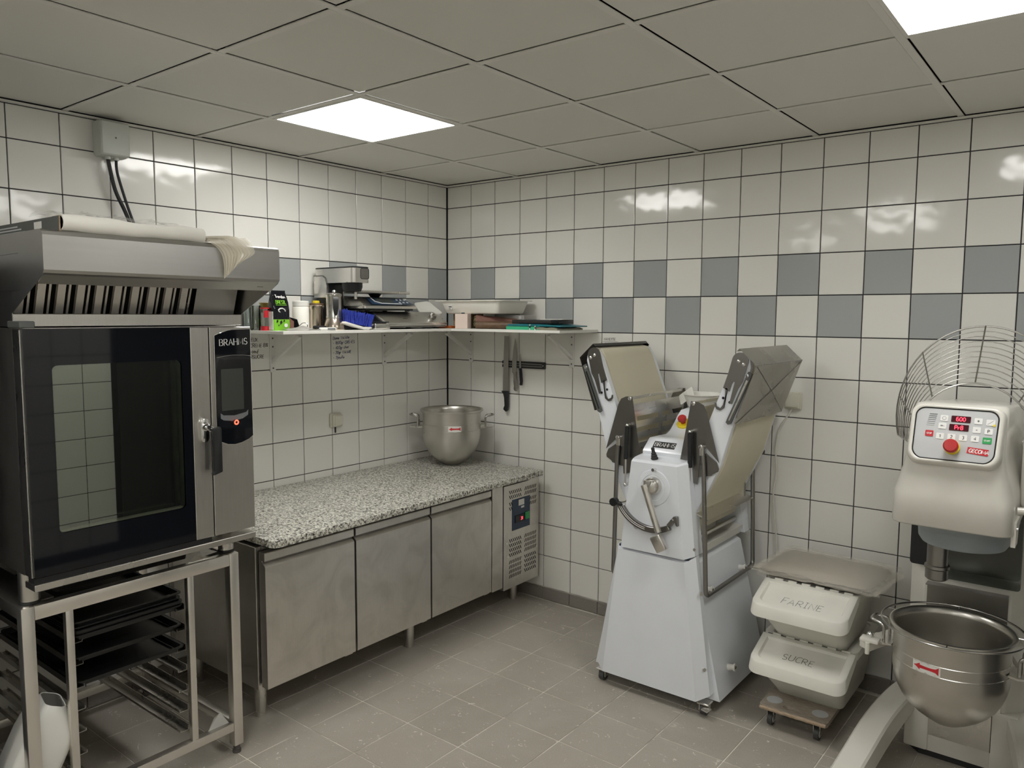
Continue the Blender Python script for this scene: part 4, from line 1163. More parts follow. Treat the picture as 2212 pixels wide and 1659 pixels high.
knife('long square-tipped bread knife with black handle, leftmost on the bar',
      [(0.514, 1.648), (0.547, 1.646), (0.548, 1.295), (0.503, 1.295), (0.505, 1.40)],
      [(0.494, 1.298), (0.549, 1.300), (0.549, 1.20), (0.544, 1.175), (0.532, 1.166), (0.512, 1.180), (0.516, 1.195), (0.522, 1.205), (0.519, 1.255), (0.512, 1.278)], 'black_plastic', 0.010)
knife('pointed all-steel chef knife in the middle of the bar',
      [(0.600, 1.635), (0.609, 1.600), (0.613, 1.55), (0.612, 1.425), (0.577, 1.422), (0.578, 1.49), (0.586, 1.565)],
      [(0.577, 1.424), (0.612, 1.426), (0.612, 1.40), (0.618, 1.36), (0.618, 1.315), (0.612, 1.303), (0.602, 1.305), (0.594, 1.316), (0.597, 1.335), (0.592, 1.36), (0.594, 1.40), (0.590, 1.415)], 'blade', 0.009)
knife('small paring knife with black handle, right of the chef knife',
      [(0.638, 1.540), (0.646, 1.505), (0.648, 1.447), (0.636, 1.447), (0.634, 1.48), (0.634, 1.51)],
      [(0.630, 1.447), (0.650, 1.450), (0.656, 1.41), (0.660, 1.37), (0.656, 1.342), (0.648, 1.340), (0.640, 1.347), (0.644, 1.36), (0.640, 1.40), (0.636, 1.438)], 'black_plastic', 0.008)
# ============================================================ THINGS ON THE SHELF
def jar(name, label, cat, c, prof, mat, n=28, group=None):
    o = MB().lathe(c, prof, n).build(name, mat, loc=c, smooth=40)
    return tag(o, label, cat, group)
def thing_at(name, label, cat, c, group=None): return thing(name, label, cat, c, group)
# glass jars behind the oven's corner
for (x, y, lab) in ((0.055, -1.555, 'clear drinking glass at the left end of the shelf against the wall'), (0.120, -1.556, 'second clear glass at the left end of the shelf, beside the red tin')):
    g = jar('drinking_glass', lab, 'glass', (x, y, SZ), [(0, 0), (.024, 0), (.027, .006), (.030, .125), (.0285, .125), (.0255, .012), (0, .010)], 'clear_glass', 24, 'glasses at the shelf end')
# red and clear straw tin
rt = thing_at('coffee_tin', 'slim red and clear tin with red label at the left end of the shelf', 'tin', (0.205, -1.556, SZ))
x, y = 0.205, -1.556
MB().lathe((x, y, SZ), [(0, 0), (.0235, 0), (.0235, .022), (0, .022)]).build('red_base', 'red', rt)
MB().lathe((x, y, SZ + .0225), [(0, 0), (.023, 0), (.023, .085), (0, .085)]).build('clear_body', 'clear_glass', rt)
MB().lathe((x, y, SZ + .1075), [(0, 0), (.0238, 0), (.0238, .007), (0, .007)]).build('red_lid', 'red', rt)
sb = MB()
for i in range(8):
    a0, a1 = math.radians(-50 + 10 * i), math.radians(-40 + 10 * i)
    r_ = .0236
    sb.poly([(x + r_ * math.cos(a0), y + r_ * math.sin(a0), SZ + .065), (x + r_ * math.cos(a1), y + r_ * math.sin(a1), SZ + .065), (x + r_ * math.cos(a1), y + r_ * math.sin(a1), SZ + .100), (x + r_ * math.cos(a0), y + r_ * math.sin(a0), SZ + .100)])
sb.build('red_label', 'red', rt, smooth=0)
MB().cyl((x + .006, y + .012, SZ + .0235), (x + .012, y + .014, SZ + .10), 0.003, n=8).build('green_straw', 'green_bright', rt)
MB().cyl((x - .006, y - .008, SZ + .0235), (x - .006, y - .008, SZ + .09), 0.008, n=12).build('white_sticks', 'paper', rt)
# grey canister and gold cup
jar('grey_canister', 'plain grey cylinder canister between the red tin and the coffee bag', 'canister', (0.150, -1.505, SZ), [(0, 0), (.022, 0), (.023, .004), (.023, .105), (.021, .109), (0, .109)], 'steel_oven')
jar('gold_cup', 'tapered gold metal cup behind the coffee bag', 'cup', (0.075, -1.452, SZ), [(0, 0), (.026, 0), (.030, .05), (.040, .135), (.044, .140), (.040, .141), (.034, .11), (.024, .01), (0, .008)], 'gold')
# coffee bag
cbx, cby = 0.235, -1.500
cb = thing_at('coffee_bag', 'black and bright green coffee bag with white and green lettering', 'coffee bag', (cbx, cby, SZ))
def bagsec(z, wy, dx, oy=0, ox=0): return [(a + cbx + ox, b_ + cby + oy, SZ + z) for a, b_ in rrect(-dx, -wy, dx, wy, min(dx, wy) * .35, 3)]
MB().loft([bagsec(0, .048, .030), bagsec(.03, .050, .032), bagsec(.056, .049, .031)]).build('green_lower', 'green_bright', cb, smooth=50)
MB().loft([bagsec(.056, .0492, .0312), bagsec(.10, .049, .030, .002), bagsec(.14, .046, .024, .002), bagsec(.175, .042, .012, .001), bagsec(.192, .040, .004, 0, .0), bagsec(.200, .040, .003, 0.002)]).build('black_upper', 'black_gloss', cb, smooth=50)
fx_ = cbx + .0325
write('brand_script', 'print_white', cb, ['Trendon'], (cbx + .0215, cby - .030, SZ + .164), (0, 1, -.05), (-.55, 0, 1), 0.016, 0.0030, gap=.06)
write('bag_name', 'green_bright', cb, ['BRESIL'], (cbx + .0285, cby - .032, SZ + .134), (0, 1, 0), (-.22, 0, 1), 0.0165, 0.0032, gap=.10)
MB().box((cbx + .0290, cby - .033, SZ + .126), (cbx + .0300, cby + .030, SZ + .1285)).build('green_rule', 'green_bright', cb, smooth=0)
lg = MB().tube([(cbx + .0312, cby + a, SZ + b_) for a, b_ in ((-.010, .092), (-.018, .096), (-.020, .103), (-.010, .110), (.004, .111), (.016, .105), (.020, .096))], [.002, .003, .0035, .0035, .003, .003, .0025], 6)
lg.build('curved_mark', 'print_white', cb)
lf = MB()
for a, b_, s_ in ((-.028, .046, .010), (-.006, .040, .013), (.012, .048, .008), (-.020, .026, .006)):
    lf.poly([(fx_, cby + a - s_ * .4, SZ + b_ - s_), (fx_, cby + a + s_ * .6, SZ + b_), (fx_, cby + a + s_ * .2, SZ + b_ + s_), (fx_, cby + a - s_ * .6, SZ + b_ + s_ * .3)])
lf.build('leaf_print', 'black_plastic', cb, smooth=0)
MB().lathe((fx_ - .0004, cby + .022, SZ + .026), [(0, .001), (.010, .001), (.010, 0)], 20, (1, 0, 0)).build('round_mark', 'print_white', cb)
MB().box((cbx - .024, cby - .0515, SZ + .004), (cbx + .028, cby - .0495, SZ + .095)).build('paper_strip', 'label_white', cb, smooth=0)
# corrugated brown sleeve
bs = thing_at('corrugated_sleeve', 'folded brown corrugated cup sleeve beside the coffee bag', 'cup sleeve', (0.17, -1.395, SZ))
m = MB()
for i in range(9):
    a = .006 * i
    m.box((.135 + a, -1.42, SZ + .010 - .0008 * i), (.139 + a, -1.372, SZ + .070 - .003 * i))
m.build('ribs', 'brown_paper', bs, smooth=0)
MB().box((.135, -1.424, SZ), (.19, -1.368, SZ + .0105)).build('fold', 'brown_paper', bs, smooth=0)
MB().poly([(.14, -1.371, SZ + .012), (.20, -1.345, SZ + .012), (.185, -1.350, SZ + .055), (.14, -1.371, SZ + .068)]).solid(.002).build('inner_face', 'black_plastic', bs, smooth=0)
# white canister, brown jar, yellow-topped bottle
wc = thing_at('white_canister', 'round white plastic canister with screw lid in the middle of the left shelf', 'canister', (0.15, -1.300, SZ))
MB().lathe((.15, -1.300, SZ), [(0, 0), (.041, 0), (.044, .004), (.044, .118), (.040, .124), (0, .124)]).build('body', 'pan_plastic', wc)
MB().lathe((.15, -1.300, SZ + .1245), [(0, 0), (.043, 0), (.043, .024), (.040, .028), (0, .028)]).build('lid', 'white_plastic', wc)
bj = thing_at('cocoa_shaker', 'tall brown-tinted metal shaker jar left of the coffee pot', 'jar', (0.20, -1.235, SZ))
MB().lathe((.20, -1.235, SZ), [(0, 0), (.037, 0), (.038, .006), (.037, .105), (.041, .112), (.041, .126), (.038, .130), (0, .130)]).build('body', 'brass_steel', bj)
MB().lathe((.20, -1.235, SZ + .1305), [(0, 0), (.037, 0), (.036, .010), (0, .010)]).build('dark_lid', 'brown_roll', bj)
yb = thing_at('sauce_bottle', 'small bottle with bright yellow cap behind the metal shaker', 'bottle', (0.085, -1.150, SZ))
MB().lathe((.085, -1.150, SZ), [(0, 0), (.026, 0), (.026, .10), (.016, .12), (.014, .130), (0, .130)]).build('body', 'brown_roll', yb)
MB().lathe((.085, -1.150, SZ + .1305), [(0, 0), (.019, 0), (.019, .022), (.016, .026), (0, .026)]).build('cap', 'yellow', yb)
# moka pot
mx, my = 0.310, -1.210
mk = thing_at('moka_pot', 'stainless stovetop coffee pot with black handle at the shelf front', 'coffee pot', (mx, my, SZ))
MB().lathe((mx, my, SZ), [(0, 0), (.055, 0), (.057, .006), (.050, .030), (.042, .058), (.040, .061), (0, .061)], 32).build('boiler', 'brass_steel', mk)
MB().lathe((mx, my, SZ + .0615), [(0, 0), (.041, 0), (.0415, .004), (.040, .008), (.039, .11), (.0425, .118), (.044, .124), (.040, .125), (0, .125)], 32).build('pitcher', 'steel', mk)
MB().lathe((mx, my, SZ + .187), [(0.0425, 0), (.042, .003), (.02, .008), (0, .009)], 32).build('lid', 'steel', mk)
MB().lathe((mx + .02, my - .012, SZ + .1955), [(.008, 0), (.011, .006), (.008, .012), (0, .013)], 16).build('lid_knob', 'chrome', mk)
dv = Vector((.86, -.5, 0)); pv = Vector((.5, .86, 0))
def q(d, z): return Vector((mx, my, SZ)) + dv * d + Vector((0, 0, z))
hnd = MB(); secs = []
for d, z, wd, th in ((.043, .170, .010, .006), (.060, .172, .013, .007), (.068, .155, .014, .007), (.068, .115, .014, .006), (.064, .085, .008, .005), (.062, .076, .003, .003)):
    c = q(d, z); secs.append([c + pv * wd + dv * th, c - pv * wd + dv * th, c - pv * wd - dv * th, c + pv * wd - dv * th])
hnd.loft(secs); hnd.build('handle', 'black_plastic', mk)
MB().cyl(q(.038, .170), q(.060, .174), 0.010, n=12).build('hinge_bracket', 'chrome', mk)
MB().cyl((mx + .02, my + .045, SZ + .052), (mx + .026, my + .056, SZ + .050), 0.006, n=12).build('safety_valve', 'chrome', mk)
# cloth, thermometer probe, black clip in front of the coffee bag
ck = MB(); rnd = random.Random(5); NX, NY = 8, 16
V = []
for i in range(NX + 1):
    r_ = []
    for j in range(NY + 1):
        u, v_ = i / NX, j / NY
        h_ = .004 + .030 * max(0, math.sin(PI * v_)) * (1 - .55 * u) * (.45 + .55 * v_) + .005 * math.sin(9 * v_ + 4 * u) * math.sin(PI * u)
        r_.append(ck.bm.verts.new((.27 + .105 * u, -1.515 + .175 * v_ - .02 * u, SZ + max(.0015, h_ * math.sin(PI * min(1, u * .8 + .1))))))
    V.append(r_)
for i in range(NX):
    for j in range(NY): ck.bm.faces.new((V[i][j], V[i + 1][j], V[i + 1][j + 1], V[i][j + 1]))
tag(ck.solid(-.0012).build('dish_cloth', 'cloth', smooth=60), 'crumpled white striped cloth in front of the coffee bag', 'cloth')
pr = thing_at('probe_thermometer', 'flat white probe thermometer with grey display lying at the shelf front', 'thermometer', (.36, -1.31, SZ))
MB().box((.352, -1.345, SZ + .0005), (.376, -1.245, SZ + .015), .005).build('body', 'white_plastic', pr)
MB().box((.3762, -1.305, SZ + .003), (.3772, -1.255, SZ + .0125), .0005).build('display', 'print_grey', pr)
MB().tube([(.364, -1.345, SZ + .007), (.368, -1.385, SZ + .005), (.378, -1.42, SZ + .0045)], .0025, 8).build('probe', 'chrome', pr)
bc = MB().box((.27, -1.325, SZ + .0005), (.31, -1.255, SZ + .024), .008, 3, rot=(0, 0, .3)).build('black_clip', 'black_plastic'); tag(bc, 'small black plastic clip lying behind the thermometer', 'clip')
sc_ = thing_at('steel_tongs', 'small steel tongs lying behind the cloth', 'tongs', (.31, -1.385, SZ))
MB().tube(round_path([(.25, -1.40, SZ + .012), (.27, -1.375, SZ + .04), (.285, -1.36, SZ + .034), (.29, -1.365, SZ + .01)], .01), .0022, 7).build('loop', 'chrome', sc_)
MB().tube([(.29, -1.365, SZ + .01), (.335, -1.345, SZ + .004)], .002, 7).build('arm', 'chrome', sc_)
# blue bristle brush
br = thing_at('pastry_brush', 'blue bristle brush with white handle leaning at the shelf front', 'brush', (.35, -1.05, SZ))
hb = [(a - .045, b_) for a, b_ in [(-1.150, SZ + .034), (-1.075, SZ + .014), (-1.02, SZ + .002), (-.985, SZ + .0005), (-.955, SZ + .008), (-.965, SZ + .014), (-1.02, SZ + .016), (-1.08, SZ + .030), (-1.145, SZ + .046)]]
MB().prism([(a, b_) for a, b_ in hb], 0, .340, .380, .004).build('handle', 'white_plastic', br)
bm_ = MB(); rnd = random.Random(9)
for i in range(170):
    t = rnd.random(); x0 = .343 + .032 * rnd.random()
    y0 = -1.175 + .170 * t; z0 = SZ + .042 - .028 * t
    y1 = y0 - .012 + .030 * t + rnd.uniform(-.006, .006); z1 = SZ + .108 - .030 * t + rnd.uniform(-.007, .006)
    bm_.cyl((x0, y0, z0), (x0 + rnd.uniform(-.008, .010), y1, z1), .0030, .0018, n=4)
tag(bm_.build('bristles', 'blue_bristle', br, smooth=0), kind='stuff')
# stand mixer
sm = thing_at('stand_mixer', 'steel and black tabletop stand mixer against the wall', 'stand mixer', (.2, -1.06, SZ))
hx0, hx1, hy0, hy1 = .035, .365, -1.122, -1.004
hd = rrect(hx0, hy0, hx1, hy1, .022, 5)
MB().loft([[(a, b_, SZ + .252) for a, b_ in hd], [(a, b_, SZ + .330) for a, b_ in hd], [(a, b_, SZ + .333) for a, b_ in rrect(hx0 + .003, hy0 + .003, hx1 - .003, hy1 - .003, .02, 5)]]).build('head', 'steel', sm)
MB().loft([[(a, b_, SZ + .3331) for a, b_ in rrect(hx0 - .001, hy0 - .001, hx1 + .001, hy1 + .001, .022, 5)], [(a, b_, SZ + .3375) for a, b_ in rrect(hx0 + .002, hy0 + .002, hx1 - .002, hy1 - .002, .02, 5)]]).build('top_cover', 'black_plastic', sm)
col = [(hx0, SZ + .172), (.145, SZ + .172), (.145, SZ + .24), (.135, SZ + .275), (.112, SZ + .290), (hx0, SZ + .290)]
MB().prism(col, 1, hy0 - .003, hy1 + .003, .004).build('column_cover', 'steel', sm)
MB().tube([(hx0 + .002, hy0 - .0035, SZ + .293), (.112, hy0 - .0035, SZ + .293), (.137, hy0 - .0035, SZ + .278), (.148, hy0 - .0035, SZ + .24)], .0018, 6).build('trim_line', 'black_plastic', sm)
MB().prism([(hx0 + .01, SZ + .001), (.34, SZ + .001), (.34, SZ + .022), (.165, SZ + .045), (.15, SZ + .17), (.15, SZ + .2515), (hx0 + .01, SZ + .2515)], 1, hy0 + .008, hy1 - .008, .006).build('black_body', 'black_plastic', sm)
MB().lathe((.285, (hy0 + hy1) / 2, SZ + .2515), [(0, 0), (.056, 0), (.056, -.022), (.048, -.045), (.030, -.048), (0, -.048)], 32).build('planet_hub', 'black_plastic', sm)
MB().cyl((.300, -1.052, SZ + .203), (.300, -1.052, SZ + .165), .008, n=12).cyl((.290, -1.052, SZ + .180), (.310, -1.052, SZ + .180), .003, n=8).build('shaft', 'steel', sm)
MB().tube([(hx1 + .0008, a, b_) for a, b_ in rrect(-1.072, SZ + .272, -1.014, SZ + .328, .010, 3)], .0016, 5, closed=True).build('front_frame', 'black_plastic', sm)
MB().prism(rrect(-1.072, SZ + .272, -1.014, SZ + .328, .010, 3), 0, hx1 - .002, hx1 + .0006).build('front_plate', 'steel_dark', sm)
# small steel box
sx = thing_at('pocket_scale', 'small flat steel box with black top at the shelf front edge', 'box', (.34, -.90, SZ))
MB().box((.315, -.980, SZ + .001), (.375, -.868, SZ + .034), .006, 3).build('case', 'steel', sx)
MB().box((.318, -.975, SZ + .0342), (.372, -.873, SZ + .043), .004, 2).build('black_top', 'black_plastic', sx)
# lower scale: wedge fronted
ls = thing_at('kitchen_scale', 'large lower steel scale with sloping front and knob, under the other scale', 'scale', (.2, -.66, SZ), 'scales stacked on the shelf')
ly0, ly1 = -.905, -.405
wp = [(.05, SZ + .020), (.372, SZ + .020), (.374, SZ + .024), (.374, SZ + .034), (.372, SZ + .038), (.262, SZ + .097), (.255, SZ + .099), (.05, SZ + .099)]
MB().prism(wp, 1, ly0 + .012, ly1, .0015).build('body', 'steel', ls)
MB().prism([(.05, SZ + .024), (.355, SZ + .024), (.352, SZ + .034), (.252, SZ + .094), (.05, SZ + .094)], 1, ly0, ly0 + .0115).build('black_side', 'black_plastic', ls, smooth=0)
MB().box((.05, ly0, SZ + .0105), (.368, ly1 - .004, SZ + .020), .001).build('base', 'steel_dark', ls)
for x in (.09, .33):
    for y in (ly0 + .05, ly1 - .05): MB().cyl((x, y, SZ + .0003), (x, y, SZ + .0105), .016, .013, n=14).build('foot', 'black_rubber', ls)
nrm = Vector((.47, 0, .88)).normalized()
kc = Vector((.318, -.475, SZ + .0675))
MB().lathe(kc, [(.021, 0), (.021, .012), (.018, .015), (0, .015)], 20, nrm).build('knob', 'steel_dark', ls)
MB().box(kc + Vector((-.005, -.020, .010)), kc + Vector((.010, .020, .026)), .003, 2, rot=(0, .5, 0.35)).build('knob_grip', 'steel', ls)
MB().tube([(.336, a, b_) for a, b_ in rrect(-.735, SZ + .0585, -.700, SZ + .060, .0005, 1)], .0008, 4, closed=True).build('engraved_mark', 'steel_dark', ls)
# upper scale
us = thing_at('kitchen_scale', 'upper electronic scale with blue display and square steel platform', 'scale', (.17, -.76, SZ + .099), 'scales stacked on the shelf')
uz = SZ + .0995; uy0, uy1 = -.992, -.588
sec = lambda z, x0, x1, y0, y1: [(a, b_, z) for a, b_ in rrect(x0, y0, x1, y1, .012, 3)]
MB().loft([sec(uz + .016, .04, .305, uy0, uy1), sec(uz + .030, .04, .305, uy0, uy1), sec(uz + .078, .055, .215, uy0 + .035, uy1 - .04), sec(uz + .080, .06, .21, uy0 + .04, uy1 - .045)]).build('housing', 'steel', us, smooth=30)
dn = Vector((.0487, 0, .0902)).normalized()
def sp(t, y): return Vector((.305 - .090 * t, y, uz + .030 + .048 * t)) + Vector((.0016, 0, .0028))
MB().loft([[sp(.12, uy0 + .060), sp(.12, uy1 - .022), sp(.90, uy1 - .048), sp(.90, uy0 + .075)], [p + Vector((.001, 0, .002)) for p in (sp(.12, uy0 + .060), sp(.12, uy1 - .022), sp(.90, uy1 - .048), sp(.90, uy0 + .075))]]).build('display_panel', 'navy', us, smooth=0)
MB().poly([p + Vector((.0018, 0, .0034)) for p in (sp(.30, uy0 + .125), sp(.30, uy0 + .245), sp(.82, uy0 + .245), sp(.82, uy0 + .125))]).build('display', 'screen', us, smooth=0)
MB().tube([sp(.85, uy0 + .105) + Vector((.002, 0, .003)), sp(.45, uy0 + .105) + Vector((.002, 0, .003)), sp(.22, uy0 + .14) + Vector((.002, 0, .003)), sp(.17, uy0 + .29) + Vector((.002, 0, .003))], .0022, 5).build('display_trim', 'print_white', us)
for i in range(3):
    for j in range(2):
        c = sp(.35 + .3 * j, uy1 - .115 + .03 * i) + Vector((.002, 0, .003))
        MB().lathe(c, [(0, .001), (.007, .001), (.007, -.001)], 12, dn).build('key', 'panel_grey', us)
MB().box((.06, uy0 + .02, uz + .006), (.29, uy1 - .02, uz + .016), .002).build('base', 'black_plastic', us)
for x in (.08, .27):
    for y in (uy0 + .05, uy1 - .05): MB().cyl((x, y, uz + .0002), (x, y, uz + .007), .014, n=12).build('foot', 'black_rubber', us)
MB().cyl((.15, -.78, uz + .078), (.15, -.78, uz + .103), .022, .040, n=18).build('pillar', 'black_plastic', us)
MB().box((.03, -.975, uz + .102), (.27, -.610, uz + .116), .005, 2).build('platform', 'steel', us)
# tub with tilted lid
tb = thing_at('plastic_tub', 'small clear tub with white label right of the lower scale', 'tub', (.19, -.36, SZ))
MB().loft([[(a, b_, SZ + .0005) for a, b_ in rrect(.125, -.375, .235, -.300, .012, 3)], [(a, b_, SZ + .060) for a, b_ in rrect(.118, -.382, .242, -.293, .014, 3)], [(a, b_, SZ + .060) for a, b_ in rrect(.121, -.379, .239, -.296, .013, 3)], [(a, b_, SZ + .003) for a, b_ in rrect(.128, -.372, .232, -.303, .011, 3)]]).build('tub_body', 'tub_plastic', tb)
MB().box((.150, -.3815, SZ + .032), (.200, -.3805, SZ + .054)).box((.174, -.3825, SZ + .022), (.186, -.3815, SZ + .040)).build('label', 'label_white', tb, smooth=0)
MB().box((.132, -.367, SZ + .004), (.228, -.308, SZ + .030), .004).build('contents', 'brown_paper', tb)
lA, lB, lC, lD = Vector((.060, -.378, 1.851)), Vector((.100, -.286, 1.864)), Vector((.270, -.326, 1.785)), Vector((.220, -.462, 1.776))
ln_ = (lB - lA).cross(lD - lA).normalized()
if ln_.z < 0: ln_ = -ln_
def lq(u, v, h): return lA.lerp(lB, u).lerp(lD.lerp(lC, u), v) + ln_ * h
def lring(e, h): return [lq(e + (1 - 2 * e) * a, e + (1 - 2 * e) * b_, h) for a, b_ in rrect(0, 0, 1, 1, .16, 4)]
ld = MB().loft([lring(.02, -.010), lring(0, -.008), lring(0, .002), lring(.05, .002), lring(.08, -.002)])
tag(ld.build('tub_lid', 'white_plastic', smooth=40), 'white plastic lid tilted on top of the small tub', 'lid')
tag(MB().box((.245, -.385, SZ + .0005), (.375, -.335, SZ + .016), .004, 2, rot=(0, 0, .1)).build('orange_packet', 'orange'), 'flat orange packet lying between the tub and the pink box', 'packet')
# big white pan resting on the boxes
pz0, pz1 = 1.7865, 1.866
def pn(x0, y0, x1, y1, z, r=.025): return [(a, b_, z) for a, b_ in rrect(x0, y0, x1, y1, r, 4)]
po = MB().loft([pn(.295, -.325, .700, -.075, pz0), pn(.288, -.332, .707, -.068, pz0 + .006), pn(.262, -.352, .728, -.048, pz1 - .004), pn(.225, -.368, .752, -.035, pz1 - .004), pn(.225, -.368, .752, -.035, pz1), pn(.264, -.350, .726, -.050, pz1), pn(.292, -.328, .703, -.072, pz0 + .010)]).build('white_pan', 'pan_plastic', smooth=40)
po.rotation_euler = (0.0, 0.0, 0.0)
tag(po, 'large shallow cream plastic pan resting on boxes in the shelf corner', 'pan')
MB().box((.330, -.3475, pz0 + .025), (.362, -.3455, pz0 + .052)).build('sticker', 'label_white', po, smooth=0)
MB().box((.334, -.3482, pz0 + .038), (.358, -.3474, pz0 + .044)).box((.334, -.3482, pz0 + .028), (.350, -.3474, pz0 + .031)).build('print_line', 'ink_black', po, smooth=0)
pk = MB().box((.412, -.376, SZ + .0005), (.496, -.325, SZ + .0885), .0015, 1, rot=(0, 0, math.radians(14))).build('pink_box', 'pink_card'); tag(pk, 'pale pink cardboard box under the front of the white pan', 'box')
tag(MB().cyl((.450, -.360, SZ + .0925), (.470, -.356, SZ + .0925), .0035, n=8).build('blue_pen', 'navy'), 'tip of a dark blue pen on top of the pink box', 'pen')
tag(MB().box((.300, -.270, SZ + .0005), (.404, -.10, SZ + .0885), .002, 1).build('brown_box', 'cardboard'), 'brown cardboard box behind the pink box under the pan', 'box')
# dried flower bunch in brown paper
fb = thing_at('dried_flower_bunch', 'bunch of dried flowers wrapped in brown paper right of the pink box', 'dried flowers', (.60, -.27, SZ))
rnd = random.Random(21)
cone = MB(); A = []
for k in range(18):
    a = 2 * PI * k / 18
    A.append((a, .034 + .004 * rnd.random()))
c0, c1_ = Vector((.530, -.318, SZ + .046)), Vector((.78, -.15, SZ + .036))
dd = (c1_ - c0).normalized(); aa = dd.orthogonal().normalized(); bb = dd.cross(aa)
cone.loft([[c0 + (aa * math.cos(a) + bb * math.sin(a)) * r_ for a, r_ in A], [c1_ + (aa * math.cos(a) + bb * math.sin(a)) * r_ * .5 for a, r_ in A]], cap=False)
cone.solid(.0012).build('paper_wrap', 'brown_paper', fb, smooth=60)
ps_ = MB()
for i in range(90):
    a = rnd.uniform(0, 2 * PI); r_ = .031 * math.sqrt(rnd.random())
    p = c0 + (aa * math.cos(a) + bb * math.sin(a)) * r_ + dd * rnd.uniform(-.012, .012)
    ps_.ball(p, rnd.uniform(.0025, .0050), u=6, v=4)
tag(ps_.build('flower_heads', 'dried_plant', fb, smooth=0), kind='stuff')
# brown roll
rl = thing_at('brown_roll', 'brown cellophane roll lying at the shelf front beside the dried flowers', 'roll', (.70, -.33, SZ))
MB().cyl((.560, -.352, SZ + .0225), (.815, -.255, SZ + .0225), .022, n=22).build('roll', 'brown_roll', rl)
MB().cyl((.5590, -.3524, SZ + .0225), (.5602, -.3520, SZ + .0225), .012, n=16).build('core', 'void', rl)
cc = thing_at('clear_case', 'clear acrylic box lying under the right side of the pan', 'box', (.72, -.16, SZ))
m = MB(); x0, x1, y0, y1 = .585, .790, -.185, -.06
MB().box((x0, y0, SZ + .0485), (x1, y1, SZ + .0815), .002).build('case', 'tub_plastic', cc)
MB().box((x0, y0, SZ + .001), (x1, y1, SZ + .047), .002).build('lower_case', 'brown_roll', cc)
MB().cyl((.760, y0 - .0012, SZ + .068), (.760, y0 + .0005, SZ + .068), .010, n=14).build('disc', 'panel_grey', cc)
# folders and black case
gf = thing_at('green_folder', 'bright green document folder lying at the bottom of the right shelf end', 'folder', (.99, -.25, SZ))
MB().box((.815, -.385, SZ + .0005), (1.050, -.12, SZ + .004), .001, 1).box((.815, -.385, SZ + .016), (1.045, -.12, SZ + .0185), .001, 1).box((.812, -.385, SZ + .0005), (.816, -.12, SZ + .0185), .001, 1).build('cover', 'green_folder', gf)
MB().prism([(-.3865, SZ + .0005), (-.383, SZ + .0005), (-.383, SZ + .0185), (-.3865, SZ + .0185)], 0, .815, 1.02).build('front_flap', 'green_folder', gf, smooth=0)
fs = smooth_path([(1.02, SZ + .004), (1.06, SZ + .016), (1.10, SZ + .008), (1.15, SZ + .016), (1.172, SZ + .004)], 5) if False else None
pts = [(1.018, 0.004), (1.04, .013), (1.06, .0165), (1.09, .012), (1.12, .0155), (1.15, .0135), (1.168, .009)]
m = MB(); m.loft([[(x, -.384, SZ + .001) for x, z in pts] + [(x, -.384, SZ + z) for x, z in pts[::-1]], [(x, -.13, SZ + .001) for x, z in pts] + [(x, -.13, SZ + z) for x, z in pts[::-1]]])
m.build('papers', 'beige_folder', gf, smooth=0)
tf = MB()
P1 = [(.815, .0195), (.90, .0215), (1.00, .0215), (1.08, .020), (1.14, .0195), (1.185, .0175)]
tf.loft([[(x, -.375, SZ + z) for x, z in P1] + [(x, -.375, SZ + z + .011 - (.005 if x > 1.1 else 0)) for x, z in P1[::-1]], [(x, -.11, SZ + z) for x, z in P1] + [(x, -.11, SZ + z + .011 - (.005 if x > 1.1 else 0)) for x, z in P1[::-1]]])
tag(tf.build('teal_folder', 'teal_folder', smooth=0), 'dark teal folder lying on the green folder', 'folder')
bk = thing_at('black_case', 'flat dark brown leather case on top of the folders', 'case', (.98, -.24, SZ + .033))
MB().box((.828, -.352, SZ + .0335), (1.100, -.12, SZ + .056), .004, 2).build('case', 'black_plastic', bk)
MB().box((.829, -.3528, SZ + .043), (1.099, -.3515, SZ + .0445)).build('seam', 'brown_roll', bk, smooth=0)
tag(MB().box((.965, -.27, SZ + .0565), (1.105, -.13, SZ + .0605), .001, 1, rot=(0, 0, .12)).build('paper_note', 'paper'), 'pale paper notes lying on the dark case', 'paper')
tag(MB().poly([(1.085, -.30, SZ + .0565), (1.106, -.30, SZ + .052), (1.106, -.27, SZ + .040), (1.102, -.27, SZ + .036)]).solid(.001).build('paper_tag', 'beige_folder', smooth=0), 'small yellowish paper tab hanging from the end of the dark case', 'paper')
# two tiny figurines on the shelf edge
def figurine(label, x, mats, h):
    t = thing_at('figurine', label, 'figurine', (x, -.3895, SZ), 'tiny figurines on the shelf edge')
    c = (x, -.3895, SZ)
    MB().lathe(c, [(0, .0002), (.0032, .0002), (.0036, .004), (.003, h * .30), (0, h * .30)], 12).build('feet', mats[0], t)
    MB().lathe(c, [(0, h * .30), (.0042, h * .31), (.0038, h * .52), (.0025, h * .66), (0, h * .66)], 12).build('body', mats[1], t)
    MB().ball((x, -.3895, SZ + h * .78), .0035, (1, 1, 1.1), 12, 8).build('head', mats[2], t)
    MB().ball((x, -.3875, SZ + h * .86), .0036, (1, 1, .8), 12, 8).build('hair', mats[3], t)
figurine('tiny upright light-haired figurine in front of the green folder', .985, ('print_white', 'black_plastic', 'label_white', 'yellow'), .034)
figurine('tiny shorter brown figurine just right of the other one', 1.022, ('print_white', 'brown_paper', 'label_white', 'brown_roll'), .026)
# ============================================================ DOUGH SHEETER
DS = thing('dough_sheeter', 'white dough sheeter on casters with both belt tables folded up', 'dough sheeter', (1.94, -.42, 0))
XC = 1.94
def loft4(mb, lo, hi):
    return mb.loft([lo, hi])
